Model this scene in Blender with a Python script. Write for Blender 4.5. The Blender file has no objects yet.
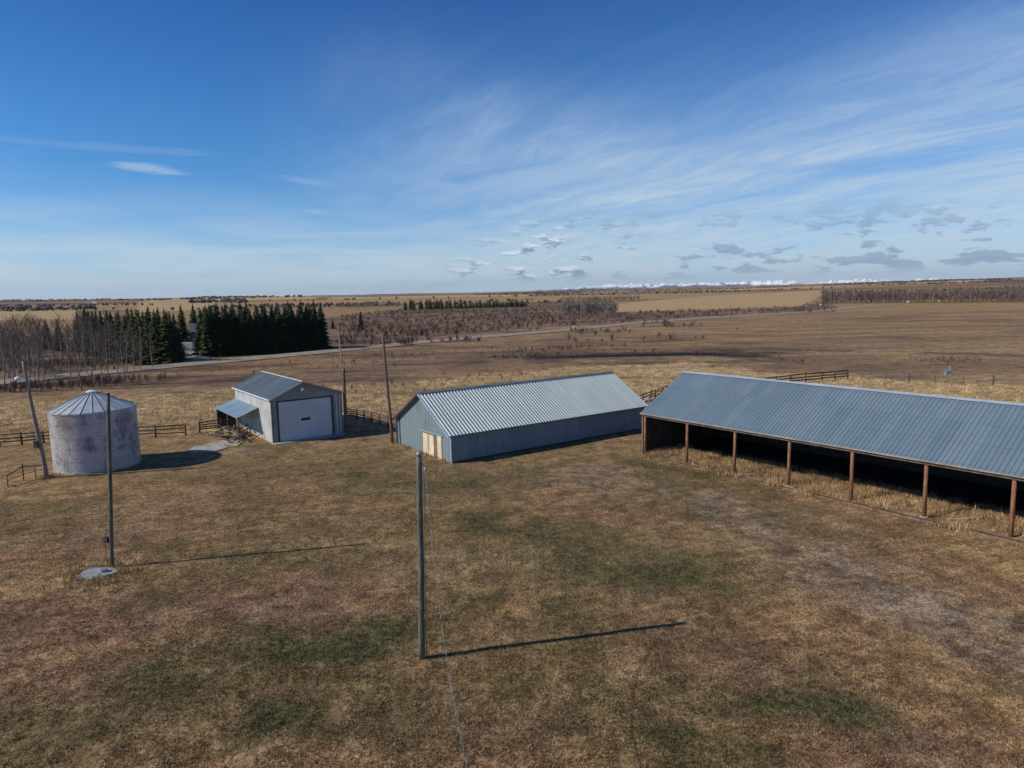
import bpy, bmesh, math, random
import numpy as np
from mathutils import Vector, Matrix

random.seed(7)
rng = np.random.default_rng(11)
S = bpy.context.scene
C = S.collection
R = math.radians

# ------------------------------------------------------------------ camera
cam_d = bpy.data.cameras.new('camera')
cam_d.sensor_width = 36.0
cam_d.lens = 36.0 * 690.0 / 1024.0
cam_d.clip_start = 0.1
cam_d.clip_end = 200000.0
cam = bpy.data.objects.new('camera', cam_d)
C.objects.link(cam)
PITCH, ROLL = R(7.4287), R(1.1171)
cam.matrix_world = (Matrix.Translation((0, 0, 15.0)) @ Matrix.Rotation(R(90) - PITCH, 4, 'X')
                    @ Matrix.Rotation(-ROLL, 4, 'Z'))
S.camera = cam

# ------------------------------------------------------------------ light
SUN_EL = 37.0
SHADOW_DIR = 14.0                      # direction the shadows fall, degrees from +X towards +Y
sun_d = bpy.data.lights.new('sun', 'SUN')
sun_d.energy = 3.9
sun_d.angle = R(0.5)
sun_d.color = (1.0, 0.92, 0.78)
sun = bpy.data.objects.new('sun', sun_d)
C.objects.link(sun)
ldir = Vector((math.cos(R(SHADOW_DIR)) * math.cos(R(SUN_EL)), math.sin(R(SHADOW_DIR)) * math.cos(R(SUN_EL)), -math.sin(R(SUN_EL))))
sun.rotation_euler = ldir.to_track_quat('-Z', 'Y').to_euler()
sun.location = (-60, -20, 80)

S.view_settings.view_transform = 'Standard'
S.view_settings.look = 'None'
S.view_settings.exposure = 0.08
S.view_settings.gamma = 1.0
S.view_settings.use_curve_mapping = False

# ------------------------------------------------------------------ node helper
class NT:
    def __init__(s, tree):
        s.t = tree
        s.t.nodes.clear()
    def n(s, typ, **kw):
        nd = s.t.nodes.new(typ)
        for k, v in kw.items():
            setattr(nd, k, v)
        return nd
    def put(s, v, sock):
        if v is None:
            return
        if hasattr(v, 'outputs'):
            v = v.outputs[0]
        if hasattr(v, 'is_linked') or isinstance(v, bpy.types.NodeSocket):
            s.t.links.new(v, sock)
        else:
            if isinstance(v, (tuple, list)) and len(v) == 3 and sock.type == 'RGBA':
                v = (*v, 1)
            sock.default_value = v
    def math(s, op, a, b=None, c=None, clamp=False):
        m = s.n('ShaderNodeMath', operation=op, use_clamp=clamp)
        s.put(a, m.inputs[0])
        if b is not None: s.put(b, m.inputs[1])
        if c is not None: s.put(c, m.inputs[2])
        return m.outputs[0]
    def mix(s, f, a, b, mode='MIX', clamp=True):
        m = s.n('ShaderNodeMix', data_type='RGBA', blend_type=mode)
        m.clamp_factor = clamp
        s.put(f, m.inputs[0]); s.put(a, m.inputs[6]); s.put(b, m.inputs[7])
        return m.outputs[2]
    def noise(s, vec, scale, detail=4, rough=0.55, dist=0.0, dims='3D'):
        m = s.n('ShaderNodeTexNoise', noise_dimensions=dims)
        s.put(vec, m.inputs['Vector'])
        s.put(scale, m.inputs['Scale']); s.put(detail, m.inputs['Detail']); s.put(rough, m.inputs['Roughness']); s.put(dist, m.inputs['Distortion'])
        return m.outputs[0]
    def ss(s, v, a, b, lo=0.0, hi=1.0):
        m = s.n('ShaderNodeMapRange', interpolation_type='SMOOTHSTEP')
        s.put(v, m.inputs[0]); m.inputs[1].default_value = a; m.inputs[2].default_value = b
        m.inputs[3].default_value = lo; m.inputs[4].default_value = hi
        return m.outputs[0]
    def mapping(s, vec, loc=(0, 0, 0), rot=(0, 0, 0), sc=(1, 1, 1)):
        m = s.n('ShaderNodeMapping')
        s.put(vec, m.inputs[0]); m.inputs[1].default_value = loc; m.inputs[2].default_value = rot; m.inputs[3].default_value = sc
        return m.outputs[0]
    def comb(s, x, y, z):
        m = s.n('ShaderNodeCombineXYZ')
        s.put(x, m.inputs[0]); s.put(y, m.inputs[1]); s.put(z, m.inputs[2])
        return m.outputs[0]

# ------------------------------------------------------------------ sky
world = bpy.data.worlds.new('World')
S.world = world
world.use_nodes = True
w = NT(world.node_tree)
sky = w.n('ShaderNodeTexSky', sky_type='NISHITA', sun_disc=False)
sky.sun_elevation = R(SUN_EL)
sky.sun_rotation = math.atan2(-ldir.x, -ldir.y)
sky.altitude = 900.0
sky.air_density = 1.0
sky.dust_density = 0.35
sky.ozone_density = 2.2
tc = w.n('ShaderNodeTexCoord').outputs['Generated']
sep = w.n('ShaderNodeSeparateXYZ'); w.put(tc, sep.inputs[0])
dx, dy, dz = sep.outputs
az = w.math('ARCTAN2', dx, dy)                       # 0 straight ahead, + to the right
el = w.math('ARCSINE', dz)
hsv = w.n('ShaderNodeHueSaturation'); w.put(sky, hsv.inputs['Color'])
hsv.inputs['Saturation'].default_value = 1.22
hsv.inputs['Value'].default_value = 0.80
tint = w.mix(w.ss(el, 0.0, 0.20), (0.80, 1.08, 1.50), (0.56, 1.02, 1.38))
tint = w.mix(w.ss(el, 0.18, 0.45), tint, (0.34, 0.76, 1.22))
base = w.mix(1.0, hsv.outputs[0], tint, 'MULTIPLY')
SKY_K = 0.10
# high thin cloud laid out on a plane overhead
den = w.math('ADD', w.math('MAXIMUM', dz, 0.0), 0.09)
px_ = w.math('DIVIDE', dx, den); py_ = w.math('DIVIDE', dy, den)
pl = w.comb(px_, py_, 0.0)
warp = w.noise(pl, 0.6, 3, 0.5)
plr = w.mapping(w.mapping(w.comb(w.math('ADD', px_, w.math('MULTIPLY', warp, 0.9)), py_, 0.0), rot=(0, 0, R(52))), sc=(0.26, 1.25, 1))
streak = w.noise(plr, 1.1, 7, 0.62, 0.5)
fine = w.noise(w.mapping(w.mapping(pl, rot=(0, 0, R(47))), sc=(0.5, 2.6, 1)), 2.2, 6, 0.65, 0.3)
big = w.noise(w.mapping(pl, loc=(3.1, 1.7, 0)), 0.42, 3, 0.5)
st = w.math('ADD', w.math('MULTIPLY', streak, 0.72), w.math('MULTIPLY', fine, 0.28))
right_m = w.ss(az, -0.42, 0.12)
low_m = w.ss(el, 0.44, 0.13)
diag = w.ss(w.math('SUBTRACT', el, w.math('MULTIPLY', w.math('ABSOLUTE', w.math('SUBTRACT', az, 0.25)), 0.35)), 0.27, 0.12)
veil = w.math('MULTIPLY', w.math('MULTIPLY', right_m, low_m), w.math('ADD', 0.25, w.math('MULTIPLY', diag, 0.75)))
bank = w.math('MULTIPLY', w.ss(st, 0.36, 0.60), veil)
soft = w.math('MULTIPLY', w.ss(w.noise(w.mapping(w.mapping(pl, loc=(1.3, 0.4, 0), rot=(0, 0, R(52))), sc=(0.5, 1.0, 1)), 0.55, 5, 0.6, 0.4), 0.34, 0.58, 0.25, 0.95), veil)
feather = w.ss(w.noise(w.mapping(w.mapping(w.comb(w.math('ADD', px_, w.math('MULTIPLY', warp, 0.5)), py_, 0.0), rot=(0, 0, R(60))), sc=(0.55, 1.9, 1)), 2.6, 9, 0.72, 0.8), 0.34, 0.66, 0.62, 1.08)
soft = w.math('MULTIPLY', soft, feather)
bank = w.math('MAXIMUM', w.math('MULTIPLY', bank, w.ss(big, 0.30, 0.58, 0.32, 0.72)), soft)
wisps = w.math('MULTIPLY', w.ss(st, 0.52, 0.80), 0.30)
# low pale layer near the horizon
low = w.math('MULTIPLY', w.ss(el, 0.17, 0.02), w.ss(w.noise(w.comb(w.math('MULTIPLY', az, 3.0), w.math('MULTIPLY', el, 26.0), 0.7), 1.6, 5, 0.55, 0.4), 0.30, 0.62, 0.42, 1.0))
def lens(a0, e0, wa, we, tilt, k):
    a = w.math('SUBTRACT', az, a0)
    e = w.math('SUBTRACT', w.math('SUBTRACT', el, e0), w.math('MULTIPLY', a, tilt))
    q = w.math('ADD', w.math('POWER', w.math('DIVIDE', a, wa), 2.0), w.math('POWER', w.math('DIVIDE', e, we), 2.0))
    edge = w.math('ADD', q, w.math('MULTIPLY', w.math('SUBTRACT', w.noise(w.comb(w.math('MULTIPLY', az, 8.0), w.math('MULTIPLY', el, 60.0), 2.2), 2.0, 5, 0.6), 0.5), 2.4))
    return w.math('MULTIPLY', w.ss(edge, 1.1, 0.0), k)
extra = lens(-0.462, 0.163, 0.048, 0.0075, -0.06, 0.55)
for p in ((-0.262, 0.116, 0.034, 0.0045, -0.05, 0.40), (-0.43, 0.040, 0.11, 0.011, 0.0, 0.50), (-0.09, 0.152, 0.10, 0.011, -0.12, 0.45),
          (-0.27, 0.155, 0.05, 0.006, -0.12, 0.28), (-0.05, 0.19, 0.05, 0.022, -0.3, 0.3), (-0.20, 0.05, 0.14, 0.020, 0.12, 0.32),
          (-0.50, 0.185, 0.16, 0.006, 0.0, 0.12)):
    extra = w.math('MAXIMUM', extra, lens(*p))
cir = w.math('MAXIMUM', w.math('MULTIPLY', bank, 0.95), w.math('MAXIMUM', w.math('MULTIPLY', low, 0.85), w.math('MAXIMUM', extra, w.math('MULTIPLY', wisps, w.ss(el, 0.0, 0.1)))))
cirrus_col = w.mix(w.ss(el, 0.0, 0.22), (5.6, 6.7, 7.4), (4.3, 5.6, 7.3))
col = w.mix(cir, base, cirrus_col)
# small flat cumulus over the hills
cuv = w.comb(w.math('MULTIPLY', az, 1.0), w.math('MULTIPLY', el, 3.4), 0.35)

cn = w.noise(cuv, 27.0, 5, 0.55, 0.2)
cbig = w.noise(cuv, 7.0, 2, 0.5)
band = w.math('MULTIPLY', w.ss(el, 0.012, 0.03), w.ss(el, 0.13, 0.055))
right2 = w.ss(w.math('SUBTRACT', az, w.math('MULTIPLY', el, 1.5)), -0.20, -0.05)
dens = w.math('ADD', cn, w.math('MULTIPLY', w.math('SUBTRACT', cbig, 0.5), 0.5))
dens = w.math('ADD', dens, w.math('MULTIPLY', w.math('MULTIPLY', w.ss(az, -0.13, -0.04), w.ss(az, 0.13, 0.06)), 0.045))
cum = w.math('MULTIPLY', w.math('MULTIPLY', w.ss(dens, 0.53, 0.62), band), right2)
cn_up = w.noise(w.comb(az, w.math('ADD', w.math('MULTIPLY', el, 3.4), 0.020), 0.35), 27.0, 5, 0.55, 0.2)
rim = w.ss(w.math('SUBTRACT', cn, cn_up), 0.0, 0.14)
cum_col = w.mix(w.math('MULTIPLY', rim, w.ss(az, 0.25, 0.05, 0.12, 1.0)), (1.9, 2.7, 4.0), (7.6, 8.0, 8.6))
col = w.mix(w.math('MULTIPLY', cum, w.ss(az, 0.05, 0.25, 0.85, 0.62)), col, cum_col)
bg = w.n('ShaderNodeBackground')
w.put(col, bg.inputs[0]); bg.inputs[1].default_value = SKY_K
wo = w.n('ShaderNodeOutputWorld'); w.t.links.new(bg.outputs[0], wo.inputs[0])

# ------------------------------------------------------------------ object helpers
def tag(o, label=None, cat=None, group=None, kind=None):
    if label: o['label'] = label
    if cat: o['category'] = cat
    if group: o['group'] = group
    if kind: o['kind'] = kind
    return o

def root(name, loc, label, cat, group=None, rz=0.0):
    o = bpy.data.objects.new(name, None)
    o.empty_display_size = 0.3
    o.location = loc if len(loc) == 3 else (*loc, 0)
    o.rotation_euler = (0, 0, rz)
    C.objects.link(o)
    return tag(o, label, cat, group)

def link_mesh(name, me, mat=None, parent=None):
    o = bpy.data.objects.new(name, me)
    if mat: me.materials.append(mat)
    C.objects.link(o)
    if parent: o.parent = parent
    return o

class MB:
    """collects verts/faces, then builds one mesh"""
    def __init__(s): s.v = []; s.f = []
    def add(s, vs, fs):
        n = len(s.v); s.v += [tuple(p) for p in vs]; s.f += [tuple(i + n for i in f) for f in fs]
    def box(s, lo, hi, M=None):
        x0, y0, z0 = lo; x1, y1, z1 = hi
        vs = [(x0, y0, z0), (x1, y0, z0), (x1, y1, z0), (x0, y1, z0), (x0, y0, z1), (x1, y0, z1), (x1, y1, z1), (x0, y1, z1)]
        if M: vs = [M @ Vector(p) for p in vs]
        s.add(vs, [(0, 3, 2, 1), (4, 5, 6, 7), (0, 1, 5, 4), (1, 2, 6, 5), (2, 3, 7, 6), (3, 0, 4, 7)])
    def tube(s, pts, rad, n=8, caps=True):
        pts = [Vector(p) for p in pts]
        if not hasattr(rad, '__len__'): rad = [rad] * len(pts)
        b = len(s.v)
        for i, p in enumerate(pts):
            d = (pts[min(i + 1, len(pts) - 1)] - pts[max(i - 1, 0)]).normalized()
            a = d.cross(Vector((0, 0, 1)) if abs(d.z) < 0.9 else Vector((1, 0, 0))).normalized(); c = d.cross(a)
            for k in range(n):
                t = 2 * math.pi * k / n
                s.v.append(tuple(p + (a * math.cos(t) + c * math.sin(t)) * rad[i]))
        for i in range(len(pts) - 1):
            for k in range(n):
                s.f.append((b + i * n + k, b + i * n + (k + 1) % n, b + (i + 1) * n + (k + 1) % n, b + (i + 1) * n + k))
        if caps:
            s.f.append(tuple(b + k for k in range(n))[::-1]); s.f.append(tuple(b + (len(pts) - 1) * n + k for k in range(n)))
    def bar(s, a, b, wd, ht, up=(0, 0, 1)):
        a = Vector(a); b = Vector(b); d = (b - a); L = d.length; d.normalize()
        side = d.cross(Vector(up)); side = side.normalized() if side.length > 1e-4 else Vector((1, 0, 0))
        u2 = side.cross(d)
        vs = []
        for p in (a, b):
            for i, j in ((-1, -1), (1, -1), (1, 1), (-1, 1)):
                vs.append(p + side * (i * wd / 2) + u2 * (j * ht / 2))
        s.add(vs, [(0, 1, 2, 3), (7, 6, 5, 4), (0, 4, 5, 1), (1, 5, 6, 2), (2, 6, 7, 3), (3, 7, 4, 0)])
    def mesh(s, name, smooth=False):
        me = bpy.data.meshes.new(name)
        me.from_pydata(s.v, [], s.f)
        me.validate()
        bm = bmesh.new(); bm.from_mesh(me); bmesh.ops.recalc_face_normals(bm, faces=bm.faces); bm.to_mesh(me); bm.free()
        if smooth: me.shade_smooth()
        return me
    def build(s, name, mat, parent=None, smooth=False):
        return link_mesh(name, s.mesh(name, smooth), mat, parent)

# ------------------------------------------------------------------ numeric noise
def vnoise(x, y, seed=0):
    xi = np.floor(x); yi = np.floor(y); xf = x - xi; yf = y - yi
    def h(a, b):
        v = np.sin(a * 127.1 + b * 311.7 + seed * 74.7) * 43758.5453
        return v - np.floor(v)
    u = xf * xf * (3 - 2 * xf); v = yf * yf * (3 - 2 * yf)
    return (h(xi, yi) * (1 - u) + h(xi + 1, yi) * u) * (1 - v) + (h(xi, yi + 1) * (1 - u) + h(xi + 1, yi + 1) * u) * v

def fbm(x, y, seed=0, octv=4):
    s = 0; a = 0.5; t = 0
    for i in range(octv):
        s = s + a * vnoise(x * 2 ** i, y * 2 ** i, seed + i); t += a; a *= 0.5
    return s / t

def sstep(v, a, b):
    t = np.clip((v - a) / (b - a), 0, 1); return t * t * (3 - 2 * t)

# ------------------------------------------------------------------ terrain height
def height(x, y):
    r = np.hypot(x, y); a = np.arctan2(x, y)
    n = fbm(x / 1500 + 5.2, y / 1500 + 1.3, 3, 3) - 0.5
    k = sstep(r, 1100, 5200)
    h = k * (21 + 64 * n)
    h = h + sstep(r, 4500, 9000) * (10 + 26 * (fbm(a * 9 + 20, r / 6000, 9, 4) - 0.5))
    h = h + sstep(r, 5200, 9000) * np.clip((a - 0.30) / 0.32, 0, 1.5) * 42
    m = sstep(r, 220, 700) * (1 - k)
    h = h + m * 2.2 * (fbm(x / 260, y / 260, 5, 3) - 0.5)
    near = (fbm(x / 9, y / 9, 8, 3) - 0.5) * 0.22 + (fbm(x / 1.1, y / 1.1, 18, 3) - 0.5) * 0.05
    h = h + near * sstep(r, 8, 16) * (1 - sstep(r, 60, 110)) * (0.35 + 0.65 * (1 - sstep(r, 52, 58)))
    # pond hollow
    return h

# ------------------------------------------------------------------ ground cover masks
def seg_d(x, y, p, q):
    px, py = p; qx, qy = q
    dx_, dy_ = qx - px, qy - py; L = dx_ * dx_ + dy_ * dy_ + 1e-9
    t = np.clip(((x - px) * dx_ + (y - py) * dy_) / L, 0, 1)
    return np.hypot(x - px - t * dx_, y - py - t * dy_)

def line_m(x, y, pts, wd):
    d = None
    for p, q in zip(pts[:-1], pts[1:]):
        e = seg_d(x, y, p, q); d = e if d is None else np.minimum(d, e)
    return np.exp(-(d / wd) ** 2)

def poly(x, y, pts):
    ins = np.zeros(x.shape, bool)
    n = len(pts)
    for i in range(n):
        x0, y0 = pts[i]; x1, y1 = pts[(i + 1) % n]
        c = ((y0 > y) != (y1 > y)) & (x < (x1 - x0) * (y - y0) / (y1 - y0 + 1e-12) + x0)
        ins ^= c
    return ins.astype(float)

GREEN = [([(-14.35, 24.45), (-10.66, 27.44)], 2.0, 1.0), ([(-10.66, 27.44), (-5.54, 28.42)], 1.9, 1.0), ([(-8.31, 24.57), (-5.25, 27.98)], 1.5, 0.9),
         ([(-17.63, 21.91), (-15.26, 23.12)], 1.6, 1.0), ([(-3.00, 44.80), (3.97, 40.61)], 2.1, 0.75), ([(4.13, 36.68), (9.62, 34.39)], 2.0, 0.7),
         ([(6.71, 23.74), (12.17, 23.56)], 1.2, 0.75), ([(5.42, 21.48), (6.97, 20.05)], 1.2, 0.9), ([(-23.32, 40.73), (-12.35, 37.95)], 1.1, 0.5),
         ([(-12.86, 56.20), (-3.48, 53.12)], 2.6, 0.6), ([(11.22, 59.80), (15.01, 54.15)], 1.2, 0.6), ([(-3.19, 31.49), (-0.82, 33.64)], 0.8, 0.6),
         ([(-17.29, 41.79), (-7.75, 45.09)], 2.0, 0.35), ([(-32.57, 60.37), (-8.51, 61.39)], 3.0, 0.35), ([(-1.45, 24.67), (1.70, 25.98)], 1.0, 0.5),
         ([(2.08, 31.26), (4.48, 28.29)], 1.2, 0.45), ([(8.77, 28.12), (10.62, 24.26)], 1.5, 0.35), ([(-36.04, 46.78), (-28.22, 44.27)], 2.0, 0.3)]
RED = [([(-24.94, 30.38), (-9.37, 33.09)], 3.8, 1.0), ([(-31.69, 39.23), (-22.55, 44.94)], 3.6, 0.8), ([(7.92, 28.15), (13.50, 19.86)], 3.6, 0.95), ([(-19.50, 25.29), (-15.91, 26.61)], 1.8, 0.9), ([(-27.70, 50.97), (-11.49, 49.90)], 2.5, 0.45),
       ([(3.34, 48.92), (8.95, 44.08)], 2.5, 0.7), ([(-24.43, 77.89), (-12.74, 64.50)], 2.0, 0.4), ([(-20.83, 26.04), (-20.50, 29.27)], 2.0, 0.7),
       ([(20.19, 36.59), (24.31, 31.36)], 1.6, 0.5), ([(-0.66, 22.77), (1.32, 20.59)], 1.0, 0.5), ([(10.71, 57.03), (20.90, 41.45)], 1.6, 0.35)]
PALE = [([(5.67, 44.28), (8.63, 39.51), (11.28, 33.09), (12.18, 27.99), (13.63, 22.90), (15.34, 19.81)], 0.60, 1.5), ([(-3.38, 51.44), (6.21, 54.80), (4.22, 61.12)], 1.2, 0.35),
        ([(8.90, 47.36), (14.20, 38.41), (17.19, 32.82), (19.07, 23.97)], 0.9, 1.1), ([(-12.44, 21.50), (-3.63, 23.77)], 1.6, 0.6),
        ([(-5.79, 32.70), (0.24, 36.17)], 1.5, 0.5), ([(-33.33, 54.06), (-10.78, 58.69)], 2.5, 0.4), ([(2.26, 57.68), (7.69, 48.64)], 1.2, 0.45),
        ([(-3.29, 27.74), (3.98, 31.18)], 1.5, 0.45), ([(4.34, 27.44), (2.74, 21.56)], 1.5, 0.3), ([(-25.06, 36.30), (-21.28, 36.95)], 1.1, 0.9),
        ([(12.01, 62.02), (29.10, 37.93)], 0.20, 0.8)]
BARE = [([(7.02, 54.74), (13.40, 48.26), (16.22, 39.10), (18.04, 32.54), (21.01, 26.02)], 3.2, 1.0), ([(-3.45, 52.55), (6.98, 54.43)], 1.6, 0.5), ([(3.78, 54.98), (9.12, 48.54)], 1.3, 0.5),
        ([(-28.14, 68.43), (-25.03, 69.07), (-18.19, 73.39)], 0.8, 0.9), ([(-19.86, 73.55), (-11.64, 66.54), (-5.25, 60.39)], 1.0, 0.25), ([(-23.02, 36.21), (-22.37, 35.39)], 0.7, 0.5)]
STRAW_POLY = [(-98.88, 100.38), (-79.08, 105.47), (-61.16, 109.41), (-46.41, 116.76), (-18.87, 115.28), (-7.80, 127.75), (9.75, 138.57), (39.78, 144.98), (45.34, 125.16), (58.90, 112.52), (75.95, 101.29), (92.70, 85.50),
              (58.51, 53.35), (40, 62), (34, 75), (14, 77), (17.48, 93.34), (-8, 74), (-20.03, 81.12), (-25, 84), (-33.08, 81.20), (-37.37, 78.59), (-56.25, 74.33), (-70.30, 70.71)]
SHED_POLY = [(11.6, 62.8), (33.0, 34.5), (43.0, 42.0), (20.5, 69.5)]
STUBBLE = [[(101.83, 789.62), (222.91, 1109.17), (467.79, 1636.51), (1021.98, 2301.50), (467.71, 1056.02), (256.12, 613.71), (170.91, 565.90), (100.62, 522.92), (72.13, 529.83)],
           [(-545.42, 663.11), (-400.38, 637.56), (-778.61, 1242.12), (-1102.39, 1342.61)], [(-1400, 5600), (200, 5600), (60, 2300), (-600, 2300)], [(-1100, 4000), (-2100, 3900), (-1300, 2500), (-700, 2500)], [(1400, 6000), (3500, 5200), (2400, 3500), (1050, 3600)],
           [(-1324.84, 2486.92), (-1065.98, 2509.19), (-486.33, 1143.32), (-522.46, 979.21)]]
SCRUB_POLY = [(-236.78, 267.65), (-188.62, 254.82), (-157.31, 350.15), (-133.77, 513.24), (-130.63, 820.54), (52.49, 1232.27), (193.78, 1324.99), (73.26, 500.96), (158.10, 523.39), (235.45, 564.06), (396.81, 862.05), (199.78, 433.35), (148.53, 424.56), (43.95, 340.97),
              (0.44, 290.62), (-24.18, 256.74), (-57.80, 219.99), (-83.99, 180.43), (-104.64, 140.31), (-122.67, 125.07)]
WET_SHADE = [([(7.84, 160.95), (21.37, 165.95), (42.91, 165.27), (53.10, 156.29)], 6.0, 1.0), ([(45.46, 175.12), (62.89, 174.04), (80.58, 163.64)], 2.6, 0.8), ([(94.32, 154.86), (112.41, 143.31)], 3.2, 0.7),
       ([(-2.98, 180.35), (16.11, 189.06)], 3.0, 0.5), ([(50.51, 151.89), (57.70, 137.30)], 1.5, 0.6), ([(-88.04, 117.68), (-77.19, 117.40)], 2.0, 0.7)]  # last band paints tree shade and dark shrubs at far left
OLIVE = [([(-7.07, 37.24), (11.46, 37.03)], 4.2, 0.7), ([(-11.04, 55.45), (11.22, 59.80)], 4.5, 0.6), ([(-13.77, 22.06), (4.51, 23.82)], 2.0, 0.45), ([(0.54, 57.81), (12.37, 56.90), (22.97, 39.57)], 1.8, 0.4), ([(30.99, 196.35), (63.96, 177.03)], 6.0, 0.6), ([(-51.43, 67.77), (-11.51, 68.80)], 4.0, 0.5), ([(95.91, 179.06), (100.32, 164.80)], 4.0, 0.5), ([(-41.01, 215.52), (-20.21, 228.04)], 5.0, 0.6),
         ([(-5.49, 49.51), (5.34, 28.26)], 4.0, 0.35), ([(4.50, 65.14), (12.50, 66.64)], 3.0, 0.4), ([(-55.59, 122.05), (-44.58, 144.57)], 7.0, 0.4)]

RUTS = [([(3.27, 47.96), (6.13, 45.73), (9.00, 42.13)], 0.28, 0.45), ([(13.86, 41.85), (14.60, 40.72), (15.81, 39.13), (16.19, 37.23), (17.37, 35.19)], 0.32, 0.6),
        ([(12.39, 47.14), (15.94, 43.26), (19.44, 38.45), (22.64, 33.53)], 0.22, 0.4), ([(14.74, 34.15), (17.39, 29.61), (18.86, 23.98)], 0.25, 0.35), ([(3.96, 57.55), (9.70, 51.63), (14.00, 45.46)], 0.25, 0.35)]
HOLLOW = [([(-19.75, 148.04), (11.67, 165.37), (51.71, 170.52), (67.65, 150.65)], 11.0, 1.0), ([(-36.94, 139.48), (-7.09, 154.34)], 10.0, 0.7), ([(65.23, 128.39), (102.83, 128.55)], 6.0, 0.75), ([(41.95, 224.55), (91.82, 219.22)], 8.0, 0.4)]
PAD_C = (-23.13, 36.48)
def ring0(x, y, j1):
    return np.exp(-((np.hypot((x - PAD_C[0]) / 1.3, y - PAD_C[1]) + j1 * 0.5 - 1.3) / 0.5) ** 2)
def masks(x, y):
    r = np.hypot(x, y)
    j1 = (fbm(x / 1.6, y / 1.6, 21, 4) - 0.5); j2 = (fbm(x / 1.6, y / 1.6, 41, 4) - 0.5)
    sc = np.clip(r / 28.0, 1, 12)
    xa = x + j1 * 3.4 * sc ** 0.6; ya = y + j2 * 3.4 * sc ** 0.6
    def acc(L, X=xa, Y=ya):
        m = np.zeros(x.shape)
        for pts, wd, k in L: m = np.maximum(m, line_m(X, Y, pts, wd * (1.45 if L is GREEN else 1.0)) * k)
        return m
    brk = sstep(fbm(x / 2.3, y / 2.3, 61, 4), 0.30, 0.62)
    green = np.minimum(1, 1.5 * acc(GREEN)) * (0.55 + 0.45 * brk)
    green = np.maximum(green, 0.45 * sstep(fbm(x / 6, y / 6, 71, 4), 0.55, 0.68) * (r < 75))
    red = np.maximum(acc(RED), 0.4 * sstep(fbm(x / 11 + 9, y / 11, 81, 3), 0.52, 0.7))
    x2 = x + j1 * 0.7; y2 = y + j2 * 0.7
    pale = np.minimum(1, np.maximum(acc(PALE, x2, y2), acc(PALE[:1]) * 0.4)) * (0.5 + 0.5 * brk)
    bare = np.minimum(1, 1.15 * acc(BARE)) * (0.40 + 0.60 * sstep(fbm(x / 1.3, y / 3.1, 91, 4), 0.35, 0.6))
    straw = poly(xa, ya, STRAW_POLY)
    straw = np.maximum(straw, poly(x2, y2, SHED_POLY))
    farp = sstep(r, 100, 125) * (1 - sstep(r, 700, 900))
    lay = fbm(x / 60 + 4, y / 13, 17, 4)
    farp = farp * (0.06 + 0.30 * sstep(lay, 0.36, 0.64))
    straw = np.maximum(farp * (0.4 + 0.6 * sstep(x, -30, 50)), straw * (0.55 + 0.45 * sstep(fbm(x / 14, y / 5, 13, 4), 0.3, 0.6)), pale)
    stub = 0.7 * ring0(x, y, j1)
    xs = x + j1 * r * 0.004; ys = y
    for p in STUBBLE: stub = np.maximum(stub, poly(xs, ys, p))
    wet_shade = np.maximum(acc(WET_SHADE, x + j1 * 5, y + j2 * 5), acc(RUTS, x + j1 * 0.6, y + j2 * 0.6) * sstep(fbm(x / 0.6, y / 0.6, 111, 3), 0.35, 0.6))
    rp_ = np.hypot((x - PAD_C[0]) / 1.25, y - PAD_C[1]) + j1 * 0.5
    ring = np.exp(-((rp_ - 1.35) / 0.65) ** 2)
    straw = np.maximum(straw, ring); green = green * (1 - ring)
    scrub = poly(x + j1 * 0.05 * r, y + j2 * 0.08 * r, SCRUB_POLY) * (0.55 + 0.45 * sstep(fbm(x / 40, y / 40, 23, 4), 0.35, 0.6))
    farm = sstep(r, 700, 1500)
    strip = fbm(x / 2600 + 3, y / 420 + r / 900, 33, 4)
    scrub = np.maximum(scrub, farm * sstep(strip, 0.46, 0.56) * 0.9 * (1 - stub))
    stub = np.maximum(stub, farm * sstep(strip, 0.44, 0.36) * 0.35)
    scrub = np.maximum(scrub, acc(HOLLOW, x + j1 * 14, y + j2 * 14) * (0.4 + 0.6 * sstep(fbm(x / 9, y / 3.5, 121, 4), 0.35, 0.6)))
    olive = acc(OLIVE)
    # rusty rough pasture between yard and road
    rust = 0.75 * sstep(r, 95, 125) * (1 - sstep(x, 0, 60)) * (1 - sstep(r, 260, 340)) * (1 - straw)
    red = np.maximum(red * (r < 400), rust * (0.45 + 0.55 * sstep(fbm(x / 10, y / 18, 51, 4), 0.35, 0.62)))
    mid = sstep(r, 98, 120) * (1 - sstep(r, 420, 600)) * (1 - np.clip(straw * 1.2, 0, 1) * (straw > 0.6))
    lf = 0.62 + 0.38 * (1 - sstep(x, 0, 90))
    scrub = np.maximum(scrub, mid * lf * 0.8 * sstep(fbm(x / 34 + 3, y / 9, 131, 5), 0.50, 0.62))
    red = np.maximum(red * (1 - 0.3 * mid), mid * lf * 0.95 * sstep(fbm(x / 26, y / 8 + 5, 141, 5), 0.48, 0.60))
    olive = np.maximum(olive, mid * 0.7 * sstep(fbm(x / 40 + 8, y / 11, 151, 5), 0.52, 0.64))
    wet_shade = np.maximum(wet_shade, mid * lf * 0.45 * sstep(fbm(x / 13, y / 4, 161, 5), 0.56, 0.66))
    return np.stack([green, straw, red, bare], -1), np.stack([stub, wet_shade, scrub, olive], -1)

def set_masks(me, A, B):
    for nm, arr in (('zone_a', A), ('zone_b', B)):
        at = me.attributes.new(nm, 'FLOAT_COLOR', 'POINT')
        at.data.foreach_set('color', np.ascontiguousarray(arr, dtype=np.float32).ravel())

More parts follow.
